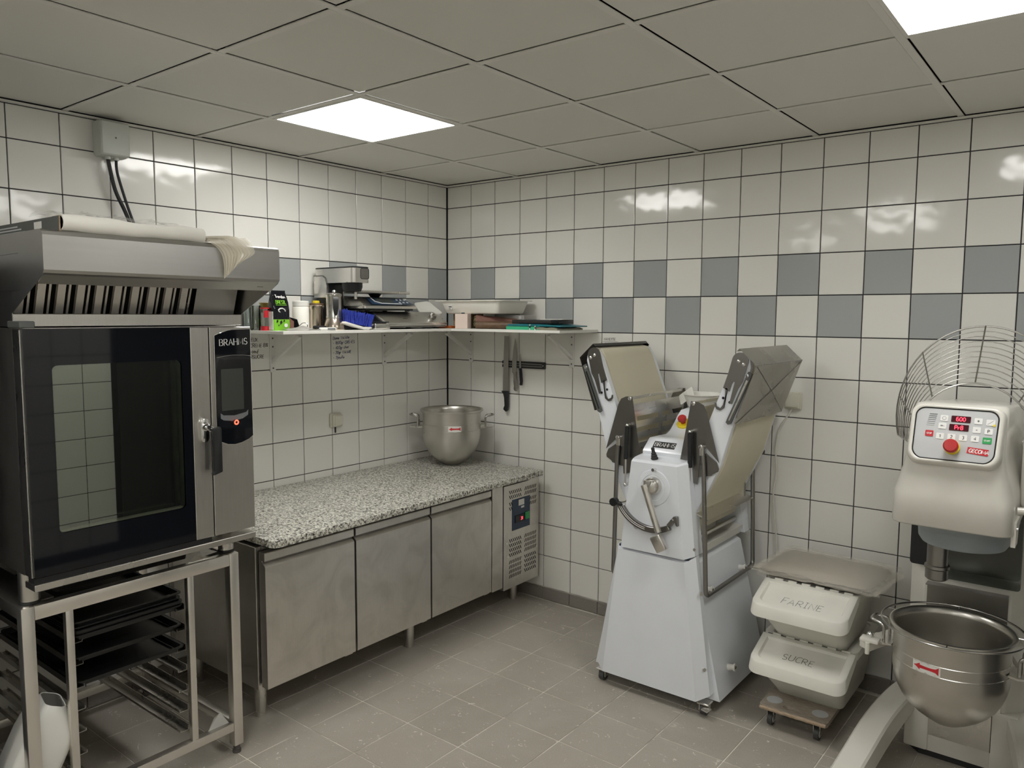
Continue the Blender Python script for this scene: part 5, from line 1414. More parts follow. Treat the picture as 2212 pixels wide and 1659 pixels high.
# base body and front cover
MB().loft([[(1.615, -.665, .062), (2.262, -.665, .062), (2.262, -.11, .062), (1.615, -.11, .062)], [(1.735, -.665, .66), (2.128, -.665, .66), (2.128, -.13, .66), (1.735, -.13, .66)], [(1.745, -.655, .685), (2.095, -.655, .685), (2.095, -.14, .685), (1.745, -.14, .685)]]).build('base_body', 'white_paint', DS, smooth=0)
MB().loft([[(1.700, -.745, .070), (2.182, -.745, .070), (2.232, -.705, .096), (2.232, -.667, .096), (1.645, -.667, .096), (1.645, -.705, .096)],
           [(1.770, -.735, .688), (2.106, -.735, .682), (2.146, -.700, .712), (2.146, -.667, .712), (1.752, -.667, .700), (1.752, -.700, .700)]]).build('front_cover', 'white_paint', DS, smooth=0)
MB().box((1.765, -.715, .66), (2.12, -.667, .705)).build('cover_gap', 'navy', DS, smooth=0)
sc = MB()
for x, y, z in ((2.172, -.705, .555), (2.196, -.705, .215)): sc.cyl((x + .004, y - .004, z), (x + .012, y - .012, z), .008, n=12)
sc.build('screw', 'steel', DS)
# right panel with raised frame, bumpers and feet
def bumper(x, y, z, s=1):
    o = MB().cyl((x, y, z), (x + .028 * s, y, z + .006), .016, .012, n=16).cyl((x + .028 * s, y, z + .006), (x + .036 * s, y, z + .007), .017, n=16)
    o.build('bumper', 'white_plastic', DS)
    MB().cyl((x + .036 * s, y, z + .007), (x + .037 * s, y, z + .007), .008, n=12).build('bumper_screw', 'foot_grey', DS)
bumper(2.152, -.600, .535); bumper(2.152, -.205, .535); bumper(2.238, -.52, .165)
# casters
def caster(x, y, brake=True):
    c = MB().box((x - .028, y - .028, .052), (x + .028, y + .028, .062), .003).box((x - .020, y - .018, .022), (x - .016, y + .018, .054)).box((x + .016, y - .018, .022), (x + .020, y + .018, .054))
    o = c.build('caster', 'steel', DS)
    MB().cyl((x - .013, y, .026), (x + .013, y, .026), .026, n=20).build('wheel', 'wheel_grey', o)
    if brake: MB().box((x + .004, y - .050, .040), (x + .040, y - .018, .047), .002, 1, rot=(.25, 0, -.3)).build('brake_pedal', 'steel', o)
for x, y in ((1.675, -.690), (2.205, -.695), (1.675, -.15), (2.205, -.15)): caster(x, y, x > 2)
# front head: bevelled cover box
hf = [(-.740, .700), (-.740, 1.112), (-.728, 1.122), (-.655, 1.136)]
hb_ = MB()
def hx(z): # left/right flat edges as a function of height
    t = (z - .70) / .42
    return 1.788 + .048 * t, 2.106 - .044 * t
secs = []
for y, z in hf:
    a, c = hx(z)
    secs.append([(a, y, z), (c, y, z), (c + .036, y + .040, z + .012), (c + .036, -.62, z + .012), (a - .006, -.62, z + .004), (a - .006, y + .03, z + .004)])
s0, s1, s2, s3 = secs
s3 = [(1.842, -.655, 1.136), (2.050, -.655, 1.136), (2.075, -.640, 1.136), (2.075, -.60, 1.136), (1.838, -.60, 1.136), (1.838, -.64, 1.136)]
hb_.loft([s0, s1, s2, s3]); hb_.build('front_head', 'white_paint', DS, smooth=25)
# rear head
MB().loft([[(1.752, -.14, .68), (2.150, -.14, .70), (2.150, -.055, .70), (1.752, -.055, .68)], [(1.832, -.14, 1.10), (2.075, -.14, 1.10), (2.075, -.055, 1.10), (1.832, -.055, 1.10)], [(1.85, -.14, 1.20), (2.05, -.14, 1.20), (2.05, -.06, 1.20), (1.85, -.06, 1.20)]]).build('rear_head', 'white_paint', DS, smooth=0)
# bridge with the name plate and the stop button
bp = [(-.655, 1.120), (-.655, 1.152), (-.650, 1.160), (-.602, 1.203), (-.594, 1.207), (-.520, 1.207), (-.470, 1.209), (-.430, 1.222), (-.385, 1.255), (-.345, 1.290), (-.310, 1.312), (-.16, 1.320), (-.10, 1.30), (-.10, 1.10), (-.40, 1.13), (-.62, 1.10)]
m = MB()
def bw(y): 
    t = min(1, max(0, (y + .655) / .16))
    return (1.848 + .012 * t, 2.055 - .010 * t) if y < -.5 else (1.872, 2.00)
L = [(bw(y)[0], y, z) for y, z in bp]; Rr = [(bw(y)[1], y, z) for y, z in bp]
m.loft([L, Rr]); m.build('bridge', 'white_paint', DS, smooth=30)
np_ = Vector((0, .048, .043)).normalized(); nn = Vector((0, -.043, .048)).normalized()
o0 = Vector((1.944, -.6262, 1.1825))
pl = [o0 + Vector((u, 0, 0)) + np_ * v for u, v in ((-.055, -.018), (.055, -.018), (.055, .018), (-.055, .018))]
NP = MB().loft([[p - nn * .001 for p in pl], [p + nn * .001 for p in pl]]).build('name_plate', 'black_plastic', DS, smooth=0)
mb = MB(); strokes(mb, 'BRAHMS', o0 + Vector((-.0475, 0, 0)) - np_ * .0105 + nn * .0018, (1, 0, 0), np_, 0.0210, 0.0028, serif=True, thin=.45, gap=.18)
mb.build('maker_name', 'print_white', NP, smooth=0, keep_normals=True)
es = Vector((1.925, -.388, 1.2545)); en = Vector((0, -.50, .70)).normalized()
MB().lathe(es, [(.034, -.002), (.034, .006), (.030, .010), (0, .010)], 28, en).build('stop_plate', 'yellow', DS)
MB().lathe(es + en * .010, [(.012, 0), (.012, .014), (.021, .018), (.0215, .030), (.017, .036), (0, .037)], 28, en).build('stop_button', 'red_button', DS)
# joystick
MB().lathe((1.934, -.700, 1.126), [(.016, 0), (.0165, .008), (.0135, .012), (.0145, .018), (.011, .023), (.012, .029), (.008, .034), (.0075, .044), (.0085, .050), (.006, .056), (0, .057)], 18, (-.18, -.1, 1)).build('joystick', 'black_rubber', DS)
# setting dial, lever and scale
dc = Vector((1.952, -.7405, 1.005))
MB().lathe(dc, [(.082, 0), (.080, .004), (.060, .006), (.058, .004)], 48, (0, -1, 0)).lathe(dc, [(.058, .004), (.045, .007), (0, .007)], 48, (0, -1, 0)).build('dial_boss', 'white_paint', DS, smooth=50)
MB().lathe(dc + Vector((.004, -.007, .012)), [(.040, 0), (.040, .020), (.036, .028), (0, .028)], 32, (0, -1, 0)).build('dial', 'steel', DS)
MB().lathe(dc + Vector((.004, -.035, .012)), [(.030, 0), (.026, .014), (.012, .020), (0, .020)], 24, (0, -1, 0)).box(dc + Vector((.0015, -.0565, -.020)), dc + Vector((.0065, -.030, .042)), .001, 1, rot=(0, .35, 0)).build('dial_grip', 'steel', DS)
lv0, lv1 = dc + Vector((-.022, -.050, .018)), dc + Vector((.058, -.058, -.185))
MB().cyl(lv0, lv1, .0155, .0145, n=18).build('lever', 'steel', DS)
d = (lv1 - lv0).normalized()
MB().box(lv1 + Vector((-.022, -.016, -.085)), lv1 + Vector((.030, .016, -.010)), .006, 3, rot=(0, -.55, 0)).build('lever_head', 'steel', DS)
MB().box(lv0 + Vector((-.012, .012, -.012)), lv0 + Vector((.038, .040, .018)), .004, 2).build('lever_root', 'steel', DS)
ac = (1.948, .998)
so, si = arc(ac, .198, 210, 300, 18), arc(ac, .172, 300, 210, 18)
MB().prism(so + si, 1, -.762, -.7405, .001, 1).build('scale_band', 'steel_guard', DS)
MB().tube([(x, -.763, z) for x, z in arc(ac, .188, 212, 262, 14)], .0016, 5).tube([(x, -.763, z) for x, z in arc(ac, .180, 212, 262, 14)], .0016, 5).build('scale_line', 'print_white', DS)
MB().prism([(2.028, .850), (2.062, .893), (2.078, .893), (2.082, .850), (2.074, .852), (2.066, .872), (2.046, .842)], 1, -.760, -.7405, .001, 1).build('stop_tab', 'steel_guard', DS)
for x, z in ((1.802, .906), (2.055, .872), (1.958, 1.090)): MB().cyl((x, -.7405, z), (x, -.765, z), .0075, n=14).build('cap_screw', 'chrome', DS)
k0 = Vector((1.768, -.775, .918))
MB().cyl(k0 + Vector((0, -.012, 0)), k0 + Vector((0, .014, 0)), .019, n=22).cyl(k0, k0 + Vector((.032, .012, -.008)), .010, n=14).build('stop_knob', 'black_plastic', DS)
MB().cyl((1.868, -.7405, .812), (1.868, -.743, .812), .014, n=20).build('lock_plug', 'panel_grey', DS)
for x, y, z in ((2.094, -.665, .975), (2.128, -.665, .745), (2.112, -.667, .825)): MB().cyl((x + .001, y - .030, z), (x + .012, y - .038, z), .0065, n=12).build('side_screw', 'steel' if z != .825 else 'white_plastic', DS)

# ---- belt tables (right one defined, left one mirrored)
def mir(p, s): return (XC + (p[0] - XC) * s, p[1], p[2]) if s < 0 else p
prof = [(2.105, .872), (2.172, 1.005), (2.225, 1.120), (2.350, 1.560), (2.345, 1.598), (2.322, 1.618), (2.292, 1.612), (2.268, 1.575), (2.150, 1.270), (2.085, 1.060), (2.070, .90)]
def mp(x, s): return XC + (x - XC) * s
for s in (1, -1):
    P = [(mp(x, s), z) for x, z in prof]
    inner = [(mp(x, s), z) for x, z in [(2.112, .880), (2.176, 1.010), (2.232, 1.122), (2.357, 1.560), (2.350, 1.603), (2.322, 1.624), (2.288, 1.617), (2.262, 1.577), (2.144, 1.272), (2.080, 1.062), (2.074, .905)]]
    MB().prism(inner, 1, -.615, -.145).build('belt', 'belt', DS, smooth=50)
    for y0, y1 in ((-.652, -.618), (-.142, -.108)):
        MB().prism(P, 1, y0, y1, .002, 1).build('table_side', 'white_paint', DS, smooth=0)
    # end bracket plate with hook and prongs
    yb_ = -.6555
    def bq(pts, nm, mat='steel_guard', y0=yb_ - .003, y1=yb_):
        return MB().prism([(mp(x, s), z) for x, z in pts], 1, y0, y1).build(nm, mat, DS, smooth=0)
    bq(arc((2.305, 1.590), .036, -30, 165, 10) + [(2.252, 1.530), (2.232, 1.470), (2.262, 1.455), (2.275, 1.500), (2.284, 1.498), (2.262, 1.405), (2.274, 1.402), (2.300, 1.470), (2.318, 1.500)], 'end_bracket')
    bq([(2.243, 1.470), (2.253, 1.468), (2.233, 1.395), (2.222, 1.380), (2.205, 1.388), (2.203, 1.402), (2.196, 1.402), (2.196, 1.388), (2.205, 1.374), (2.222, 1.370), (2.240, 1.382)], 'bracket_hook')
    for x, z in ((2.300, 1.588), (2.322, 1.575)): MB().lathe((mp(x, s), yb_ - .003, z), [(.009, 0), (.008, .004), (.004, .007), (0, .0075)], 14, (0, -1, 0)).build('dome_screw', 'chrome', DS)
    for x, z in ((2.232, 1.425), (2.262, 1.408)): MB().cyl((mp(x, s), -.6525, z), (mp(x, s), -.6535, z), .006, n=12).build('rivet', 'black_plastic', DS)
    # slotted arm along the outer edge
    arm = [(2.345, 1.545), (2.362, 1.535), (2.275, 1.318), (2.262, 1.312), (2.252, 1.322)]
    MB().prism([(mp(x, s), z) for x, z in arm], 1, -.668, -.6585).build('slotted_arm', 'grey_card', DS, smooth=0)
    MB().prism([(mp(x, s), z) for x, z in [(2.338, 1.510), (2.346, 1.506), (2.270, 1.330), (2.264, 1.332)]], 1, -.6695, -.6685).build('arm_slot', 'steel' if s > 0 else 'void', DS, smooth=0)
    MB().lathe((mp(2.343, s), -.668, 1.528), [(.008, 0), (.007, .004), (0, .006)], 12, (0, -1, 0)).build('arm_screw', 'chrome', DS)
    # catch pan hung over the table's outer end
    cp = [(2.318, 1.643), (2.394, 1.573), (2.304, 1.318)]
    y0, y1 = (-.705 if s > 0 else -.648), -.112
    pm = MB()
    A = [(mp(x, s), y0, z) for x, z in cp]; Bq = [(mp(x, s), y1, z) for x, z in cp]
    ctr = ((mp((cp[1][0] + cp[2][0]) / 2 + .006, s)), (y0 + y1) / 2, (cp[1][1] + cp[2][1]) / 2)
    pm.poly([A[0], Bq[0], Bq[1], A[1]])
    pm.poly([A[1], Bq[1], ctr]).poly([Bq[1], Bq[2], ctr]).poly([Bq[2], A[2], ctr]).poly([A[2], A[1], ctr])
    pm.poly([A[0], (A[0][0] - .012 * s, y0, A[0][2] - .012), (Bq[0][0] - .012 * s, y1, Bq[0][2] - .012), Bq[0]])
    pm.poly([Bq[0], Bq[1], (Bq[1][0] - .02 * s, y1, Bq[1][2] - .03), (Bq[0][0] - .02 * s, y1, Bq[0][2] - .02)])
    pm.solid(.0012)
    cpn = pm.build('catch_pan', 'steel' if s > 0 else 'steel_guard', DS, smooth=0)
    if s > 0:
        cr_ = MB()
        for q in (A[1], Bq[1], A[2], Bq[2]): cr_.tube([Vector(q).lerp(Vector(ctr), .04) + Vector((.002, 0, .001)), Vector(ctr) + Vector((.002, 0, .001))], .0013, 4)
        cr_.tube([Vector(A[1]) + Vector((.001, 0, .001)), Vector(Bq[1]) + Vector((.001, 0, .001))], .0012, 4)
        cr_.build('crease', 'steel_guard', cpn)
    # U-shaped leg frame
    xr = 2.185 if s > 0 else 2.170
    pts = [(mp(2.150, s), -.672, 1.195), (mp(2.160, s), -.672, 1.10), (mp(xr, s), -.672, .530), (mp(xr, s), -.105, .530), (mp(2.165, s), -.098, 1.06), (mp(2.16, s), -.098, 1.18)]
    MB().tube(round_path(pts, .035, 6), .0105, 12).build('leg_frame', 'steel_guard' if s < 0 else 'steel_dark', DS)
    MB().box((mp(2.150, s) - .010, -.685, 1.165), (mp(2.150, s) + .010, -.660, 1.21), .003).build('frame_joint', 'steel', DS)
    MB().lathe((mp(2.150, s), -.685, 1.205), [(.011, 0), (.010, .005), (0, .008)], 14, (0, -1, 0)).build('joint_screw', 'chrome', DS)
    # safety guard end plates front and rear, ear plates
    gp = [(2.088, 1.402), (2.122, 1.400), (2.148, 1.388), (2.162, 1.362), (2.226, 1.140), (2.166, 1.200), (2.14, 1.18), (2.128, 1.03), (2.048, 1.05), (2.040, 1.12)]
    ear = [(2.168, 1.190), (2.212, 1.163), (2.226, 1.140), (2.226, 1.128), (2.208, 1.120), (2.204, 1.112), (2.160, 1.088), (2.120, 1.060), (2.048, 1.052), (2.06, 1.19)]
    ear = [(2.165, 1.175), (2.215, 1.140), (2.226, 1.112), (2.223, 1.100), (2.196, 1.085), (2.192, 1.078), (2.150, 1.068), (2.075, 1.060), (2.06, 1.10)]
    for y in (-.662, -.100):
        MB().prism([(mp(x, s), z) for x, z in gp], 1, y - .002, y).build('guard_plate', 'steel_guard', DS, smooth=0)
        MB().prism([(mp(x, s), z) for x, z in ear], 1, y + .0005, y + .0025).build('ear_plate', 'steel_guard', DS, smooth=0)
    MB().box((mp(2.100, s) - .004, -.658, 1.386), (mp(2.100, s) + .004, -.104, 1.400), .001, 1).build('guard_rod', 'steel', DS)
    MB().lathe((mp(2.100, s), -.664, 1.392), [(.010, 0), (.009, .004), (0, .008)], 14, (0, -1, 0)).build('guard_screw', 'chrome', DS)
    # slotted guard panel spanning front to rear
    xg = mp(2.086, s); pn_ = MB()
    zlo, zhi = 1.09, 1.365
    def strip(ya, yb, za, zb, sl=0.0):
        t = .0012
        pn_.loft([[(xg - t, ya, za + sl), (xg - t, yb, za - sl), (xg - t, yb, zb - sl), (xg - t, ya, zb + sl)], [(xg + t, ya, za + sl), (xg + t, yb, za - sl), (xg + t, yb, zb - sl), (xg + t, ya, zb + sl)]])
    strip(-.658, -.620, zlo, zhi); strip(-.400, -.360, zlo, zhi); strip(-.135, -.106, zlo, zhi)
    for ya, yb in ((-.62, -.40), (-.36, -.135)):
        zz = [zlo, zlo + .028]
        strip(ya, yb, zlo, zlo + .030)
        for q_ in range(4): strip(ya, yb, zlo + .055 + .053 * q_, zlo + .085 + .053 * q_)
        strip(ya, yb, zhi - .032, zhi)
    pn_.build('guard_panel', 'steel', DS, smooth=0)
    # gas spring beside the guard plate
    gx_ = mp(2.098, s) if s > 0 else 1.782
    MB().cyl((gx_, -.690, 1.262), (gx_ + .004 * s, -.690, 1.108), .0105, n=16).build('gas_spring', 'black_plastic', DS)
    MB().cyl((gx_ + .004 * s, -.690, 1.108), (gx_ + .005 * s, -.690, .99), .0045, n=10).build('spring_rod', 'steel', DS)
    MB().ball((gx_, -.690, 1.268), .008, u=12, v=8).ball((gx_ + .005 * s, -.688, .985), .010, u=12, v=8).build('ball_joint', 'chrome', DS)
    MB().cyl((gx_, -.690, 1.268), (gx_, -.664, 1.268), .005, n=10).cyl((gx_ + .005 * s, -.688, .985), (gx_ + .004 * s, -.655, .985), .007, n=10).build('spring_pin', 'steel', DS)
    # scraper plate and flour tray under the table
    MB().prism([(mp(x, s), z) for x, z in [(2.085, .905), (2.175, .870), (2.178, .874), (2.090, .912)]], 1, -.655, -.105).build('scraper_plate', 'steel', DS, smooth=0)
    MB().prism([(mp(x, s), z) for x, z in [(2.02, .80), (2.10, .80), (2.118, .86), (2.03, .89)]], 1, -.61, -.15).build('lower_belt', 'belt', DS, smooth=50)
    MB().cyl((mp(2.10, s), -.617, .765), (mp(2.10, s), -.143, .765), .010, n=12).build('support_rod', 'steel', DS)
    t0, t1 = sorted((mp(2.0, s), mp(2.145, s)))
    tr = MB().loft([[(a, b_, .700) for a, b_ in ((t0 + .01, -.60), (t1 - .012, -.60), (t1 - .012, -.16), (t0 + .01, -.16))], [(a, b_, .742) for a, b_ in ((t0, -.612), (t1, -.612), (t1, -.148), (t0, -.148))], [(a, b_, .742) for a, b_ in ((t0 + .004, -.608), (t1 - .004, -.608), (t1 - .004, -.152), (t0 + .004, -.152))], [(a, b_, .704) for a, b_ in ((t0 + .013, -.597), (t1 - .015, -.597), (t1 - .015, -.163), (t0 + .013, -.163))]])
    tr.build('flour_tray', 'white_plastic', DS, smooth=0)
# rollers between the heads
for x, z, r_ in ((1.94, 1.125, .042), (1.94, 1.035, .042)): MB().cyl((x, -.62, z), (x, -.14, z), r_, n=28).build('roller', 'belt', DS)
MB().prism([(1.80, .86), (2.08, .86), (2.06, 1.02), (1.82, 1.02)], 1, -.60, -.15).build('belt_bed', 'belt', DS, smooth=0)
# rear post bracket
MB().box((2.115, -.16, .86), (2.150, -.14, 1.0), .002).build('rear_bracket', 'steel', DS)

# tub and scraper standing on the sheeter
TBx, TBy, TBz = 1.965, -.20, 1.322
tb2 = MB().lathe((TBx - .02, TBy, TBz + .0005), [(0, 0), (.075, 0), (.082, .006), (.103, .062), (.109, .064), (.109, .068), (.100, .066), (.079, .012), (0, .009)], 36).build('white_bowl', 'white_plastic', smooth=50)
tag(tb2, 'round white plastic bowl standing on the rear of the dough sheeter', 'bowl')
scp = MB().prism(rrect(-.042, -.045, .042, .055, .008, 3), 1, -.001, .001).xf(Matrix.Translation((1.855, -.215, 1.372)) @ Euler((math.radians(-62), math.radians(-38), math.radians(15))).to_matrix().to_4x4()).build('dough_scraper', 'white_plastic', smooth=0)
tag(scp, 'flat cream plastic dough scraper leaning out of the white bowl', 'scraper')
# cream cable down the wall behind the sheeter
wc_ = smooth_path([(2.325, -.02, 1.324), (2.300, -.028, 1.28), (2.268, -.03, 1.22), (2.255, -.03, 1.12), (2.262, -.03, 1.0), (2.25, -.03, .90), (2.258, -.03, .78), (2.275, -.03, .62), (2.28, -.05, .30), (2.25, -.06, .05)], 6)
tag(MB().tube(wc_, .0042, 8).build('power_cable', 'wire_white'), 'thin cream cable running down the right wall behind the dough sheeter', 'cable')
# ============================================================ DOLLY, BINS, FILM SHEETS
DL = thing('furniture_dolly', 'worn plywood dolly on small wheels under the stacked white bins', 'dolly', (2.575, -.38, 0))
slot = rrect(2.524, -.622, 2.620, -.592, .0145, 5); out = rrect(2.432, -.650, 2.716, -.06, .018, 4)
m = MB()
def ring_faces(mb, z, flip):
    O_ = [mb.bm.verts.new((x, y, z)) for x, y in out]; I_ = [mb.bm.verts.new((x, y, z)) for x, y in slot]
    return O_, I_
zt, zb_ = .106, .088
rings = {}
for z in (zt, zb_): rings[z] = ring_faces(m, z, z == zb_)
n_o, n_i = len(out), len(slot)
for z in (zt, zb_):
    O_, I_ = rings[z]
    ko, ki = n_o // 4, n_i // 4
    for q in range(4):
        A = O_[q * ko:(q + 1) * ko]; Bq = I_[q * ki:(q + 1) * ki]
        for i in range(max(ko, ki) - 1):
            a0, a1 = A[min(i, ko - 1)], A[min(i + 1, ko - 1)]; b0, b1_ = Bq[min(i, ki - 1)], Bq[min(i + 1, ki - 1)]
            vs = []
            for v in (a0, a1, b1_, b0):
                if v not in vs: vs.append(v)
            if len(vs) > 2: m.bm.faces.new(vs)
        m.bm.faces.new((A[-1], O_[((q + 1) * ko) % n_o], I_[((q + 1) * ki) % n_i], Bq[-1]))
for k in (0, 1):
    T, U = rings[zt][k], rings[zb_][k]
    for i in range(len(T)):
        j = (i + 1) % len(T); m.bm.faces.new((T[i], T[j], U[j], U[i]))
m.build('board', 'wood_worn', DL, smooth=0)
rnd = random.Random(2)
ed = MB().tube([(2.436 + .276 * i / 30, -.6505 - .001 * rnd.random(), .097 + .0015 * rnd.uniform(-1, 1)) for i in range(31)], [.0072 + .001 * rnd.random() for i in range(31)], 6)
ed.build('bare_edge', 'plywood', DL, smooth=0)
for x, y in ((2.475, -.575), (2.668, -.575), (2.475, -.13), (2.668, -.13)):
    MB().cyl((x, y, .1058), (x, y, .1070), .033, n=28).build('rubber_pad', 'panel_grey', DL)
def dwheel(x, y):
    o = MB().box((x - .022, y - .022, .083), (x + .022, y + .022, .0885), .002).prism([(y - .018, .083), (y + .010, .083), (y + .004, .026), (y - .012, .026)], 0, x + .012, x + .0145).prism([(y - .018, .083), (y + .010, .083), (y + .004, .026), (y - .012, .026)], 0, x - .0145, x - .012)
    o = o.build('caster', 'steel', DL)
    MB().cyl((x - .010, y, .029), (x + .010, y, .029), .029, n=22).build('wheel', 'wheel_grey', o)
    MB().cyl((x - .0125, y, .029), (x - .0105, y, .029), .018, n=18).cyl((x + .0105, y, .029), (x + .0125, y, .029), .018, n=18).build('wheel_hub', 'panel_grey', o)
for x, y in ((2.468, -.590), (2.664, -.590), (2.468, -.10), (2.664, -.10)): dwheel(x, y)

def make_bin(z0, label, word, ink):
    t = thing('storage_bin', label, 'storage bin', (2.59, -.35, z0), 'stackable white storage bins with flip lids')
    def rr(x0, y0, x1, y1, r, z): return [(a, b_, z) for a, b_ in rrect(x0, y0, x1, y1, r, 5)]
    def slope(x0, x1, yf, yb, r, zf, zbk):  # loop whose height runs from the low front to the hinge line
        out_ = []
        for a, b_ in rrect(x0, yf, x1, yb, r, 5):
            t_ = min(1, max(0, (b_ - yf) / (-.515 - yf)))
            out_.append((a, b_, zf + (zbk - zf) * t_))
        return out_
    # tub: base to the sloping rim, front wall leaning forward
    MB().loft([rr(2.452, -.490, 2.732, -.125, .03, z0 + .0005), rr(2.446, -.498, 2.738, -.120, .035, z0 + .012), slope(2.405, 2.775, -.672, -.105, .045, z0 + .172, z0 + .262)]).build('tub', 'bin_plastic', t, smooth=50)
    # rear fixed lid half: flat deck with rim
    rl_ = MB()
    o1 = [(2.396, -.514), (2.784, -.514)] + [p for p in rrect(2.392, -.60, 2.788, -.098, .04, 5)[0:12]]
    zt_ = z0 + .268
    dk = rrect(2.394, -.513, 2.786, -.098, .035, 5)
    rl_.loft([[(a, b_, zt_ - .032) for a, b_ in dk], [(a, b_, zt_) for a, b_ in dk], [(a, b_, zt_) for a, b_ in rrect(2.425, -.500, 2.755, -.115, .03, 5)], [(a, b_, zt_ - .018) for a, b_ in rrect(2.432, -.496, 2.748, -.120, .03, 5)]])
    rl_.build('rear_lid', 'bin_plastic', t, smooth=30)
    # front flap: slopes down from the hinge, rounded front corners, deep lip
    F0 = (-.5165, z0 + .272)      # hinge line y,z
    F1 = (-.700, z0 + .208)      # front top edge
    def P(x, u, h=0.0):          # u 0 at the hinge, 1 at the front edge; h above the flap plane
        y = F0[0] + (F1[0] - F0[0]) * u; z = F0[1] + (F1[1] - F0[1]) * u
        nv = Vector((0, F1[1] - F0[1], -(F1[0] - F0[0]))).normalized()
        if nv.z < 0: nv = -nv
        return Vector((x, y, z)) + nv * h
    xl, xr = 2.396, 2.784
    outer = []
    q = .045
    corner = [(math.sin(math.radians(a)), 1 - math.cos(math.radians(a))) for a in range(0, 91, 15)]
    dpt = 0.194
    topl = [P(xl, 0)] + [P(xl + q * c2, 1 - (q - q * s2) / dpt) for s2, c2 in corner] + [P(xr - q * c2, 1 - (q - q * s2) / dpt) for s2, c2 in corner[::-1]] + [P(xr, 0)]
    topo = []
    for p in topl:
        topo.append(p)
    lip = [Vector((p.x + (.006 if p.x > 2.59 else -.006) * (1 if abs(p.x - 2.59) > .1 else 0), p.y - (.006 if p.y < -.60 else 0), p.z - .052)) for p in topl]
    lip[0] = Vector((xl - .004, F0[0], F0[1] - .034)); lip[-1] = Vector((xr + .004, F0[0], F0[1] - .034))
    def inset(d, h):
        return [P(xl + d, d / dpt * 1.0, h)] + [P(xl + d + (q - d * .6) * c2, 1 - d / dpt - ((q - d * .6) - (q - d * .6) * s2) / dpt, h) for s2, c2 in corner] + [P(xr - d - (q - d * .6) * c2, 1 - d / dpt - ((q - d * .6) - (q - d * .6) * s2) / dpt, h) for s2, c2 in corner[::-1]] + [P(xr - d, d / dpt, h)]
    edge = [p.lerp(l, .10) + Vector((0, 0, 0)) for p, l in zip(topl, lip)]
    tp = inset(.005, 0.0)
    fl_ = MB()
    fl_.loft([lip, edge, tp, inset(.026, 0.0), inset(.033, -.010)])
    FLP = fl_.build('front_lid', 'bin_plastic', t, smooth=40)
    # hinge knuckles
    for k in range(6):
        x = xl + .042 + .058 * k
        MB().box((x, F0[0] - .004, F0[1] - .006), (x + .036, F0[0] + .008, F0[1] + .0035), .002, 2).build('hinge_knuckle', 'bin_plastic', t)
    MB().box((xl + .02, F0[0] + .0005, F0[1] - .010), (xr - .02, F0[0] + .003, F0[1] - .002)).build('hinge_gap', 'gasket', t, smooth=0)
    mb = MB()
    o_ = P(2.508 if word == 'FARINE' else 2.518, .73 if word == 'FARINE' else .66, -.0092)
    uy = (P(2.5, 0) - P(2.5, 1)).normalized()
    strokes(mb, word, o_, (1, 0, 0), uy, .038 if word == 'FARINE' else .034, .0022, jit=.06, slant=.10, gap=.20)
    mb.build('handwriting', ink, FLP, smooth=0, keep_normals=True)
    return t
make_bin(.1065, 'lower white storage bin marked SUCRE standing on the plywood dolly', 'SUCRE', 'ink_black')
make_bin(.3570, 'upper white storage bin marked FARINE stacked on the other bin', 'FARINE', 'print_grey')
# pile of clear film sheets on the upper bin
FP = thing('film_sheets', 'fanned pile of limp translucent plastic sheets on top of the upper bin', 'film sheets', (2.60, -.33, .626))
rnd = random.Random(17)
NS = 20
for k in range(NS):
    z = .6275 + .0026 * k
    ang = rnd.uniform(-.13, .13); ox = rnd.uniform(-.030, .030); oy = rnd.uniform(-.014, .016)
    big = rnd.uniform(.90, 1.08)
    N1, N2 = 14, 12; V = []; m = MB()
    ph = rnd.uniform(0, 6)
    for i in range(N1 + 1):
        r_ = []
        for j in range(N2 + 1):
            u, v = i / N1 - .5, j / N2 - .5
            x = u * .475 * big; y = v * .40 * big
            e = max(abs(u), abs(v)) * 2
            fr = max(0, e - .72) / .28
            zz = z - fr ** 2 * (.020 + .003 * rnd.random()) * (k / NS * .5 + .35) + fr * .004 * math.sin(11 * u + 7 * v + ph) + .006 * (1 - e) * (k / NS)
            if v < -.2 and k < 9: zz = max(zz, .6274 + .0030 * k)
            zz = max(zz, .6268 + .0016 * k)
            jx = rnd.uniform(-.012, .012) * (1 if e > .99 else 0); jy = rnd.uniform(-.010, .010) * (1 if e > .99 else 0)
            X = 2.605 + ox + (x + jx) * math.cos(ang) - (y + jy) * math.sin(ang); Y = -.312 + oy + (x + jx) * math.sin(ang) + (y + jy) * math.cos(ang)
            r_.append(m.bm.verts.new((X, Y, zz)))
        V.append(r_)
    for i in range(N1):
        for j in range(N2): m.bm.faces.new((V[i][j], V[i + 1][j], V[i + 1][j + 1], V[i][j + 1]))
    m.build('sheet', 'film' if k not in (6, 13, 14) else 'film_clear', FP, smooth=60)

# ============================================================ PLANETARY MIXER
PM = thing('planetary_mixer', 'cream floor standing planetary mixer with control panel at the right edge', 'mixer', (3.16, -.40, 0))
CX = 3.16
def sym(pts): return pts + [(2 * CX - x, y) for x, y in pts[::-1]]
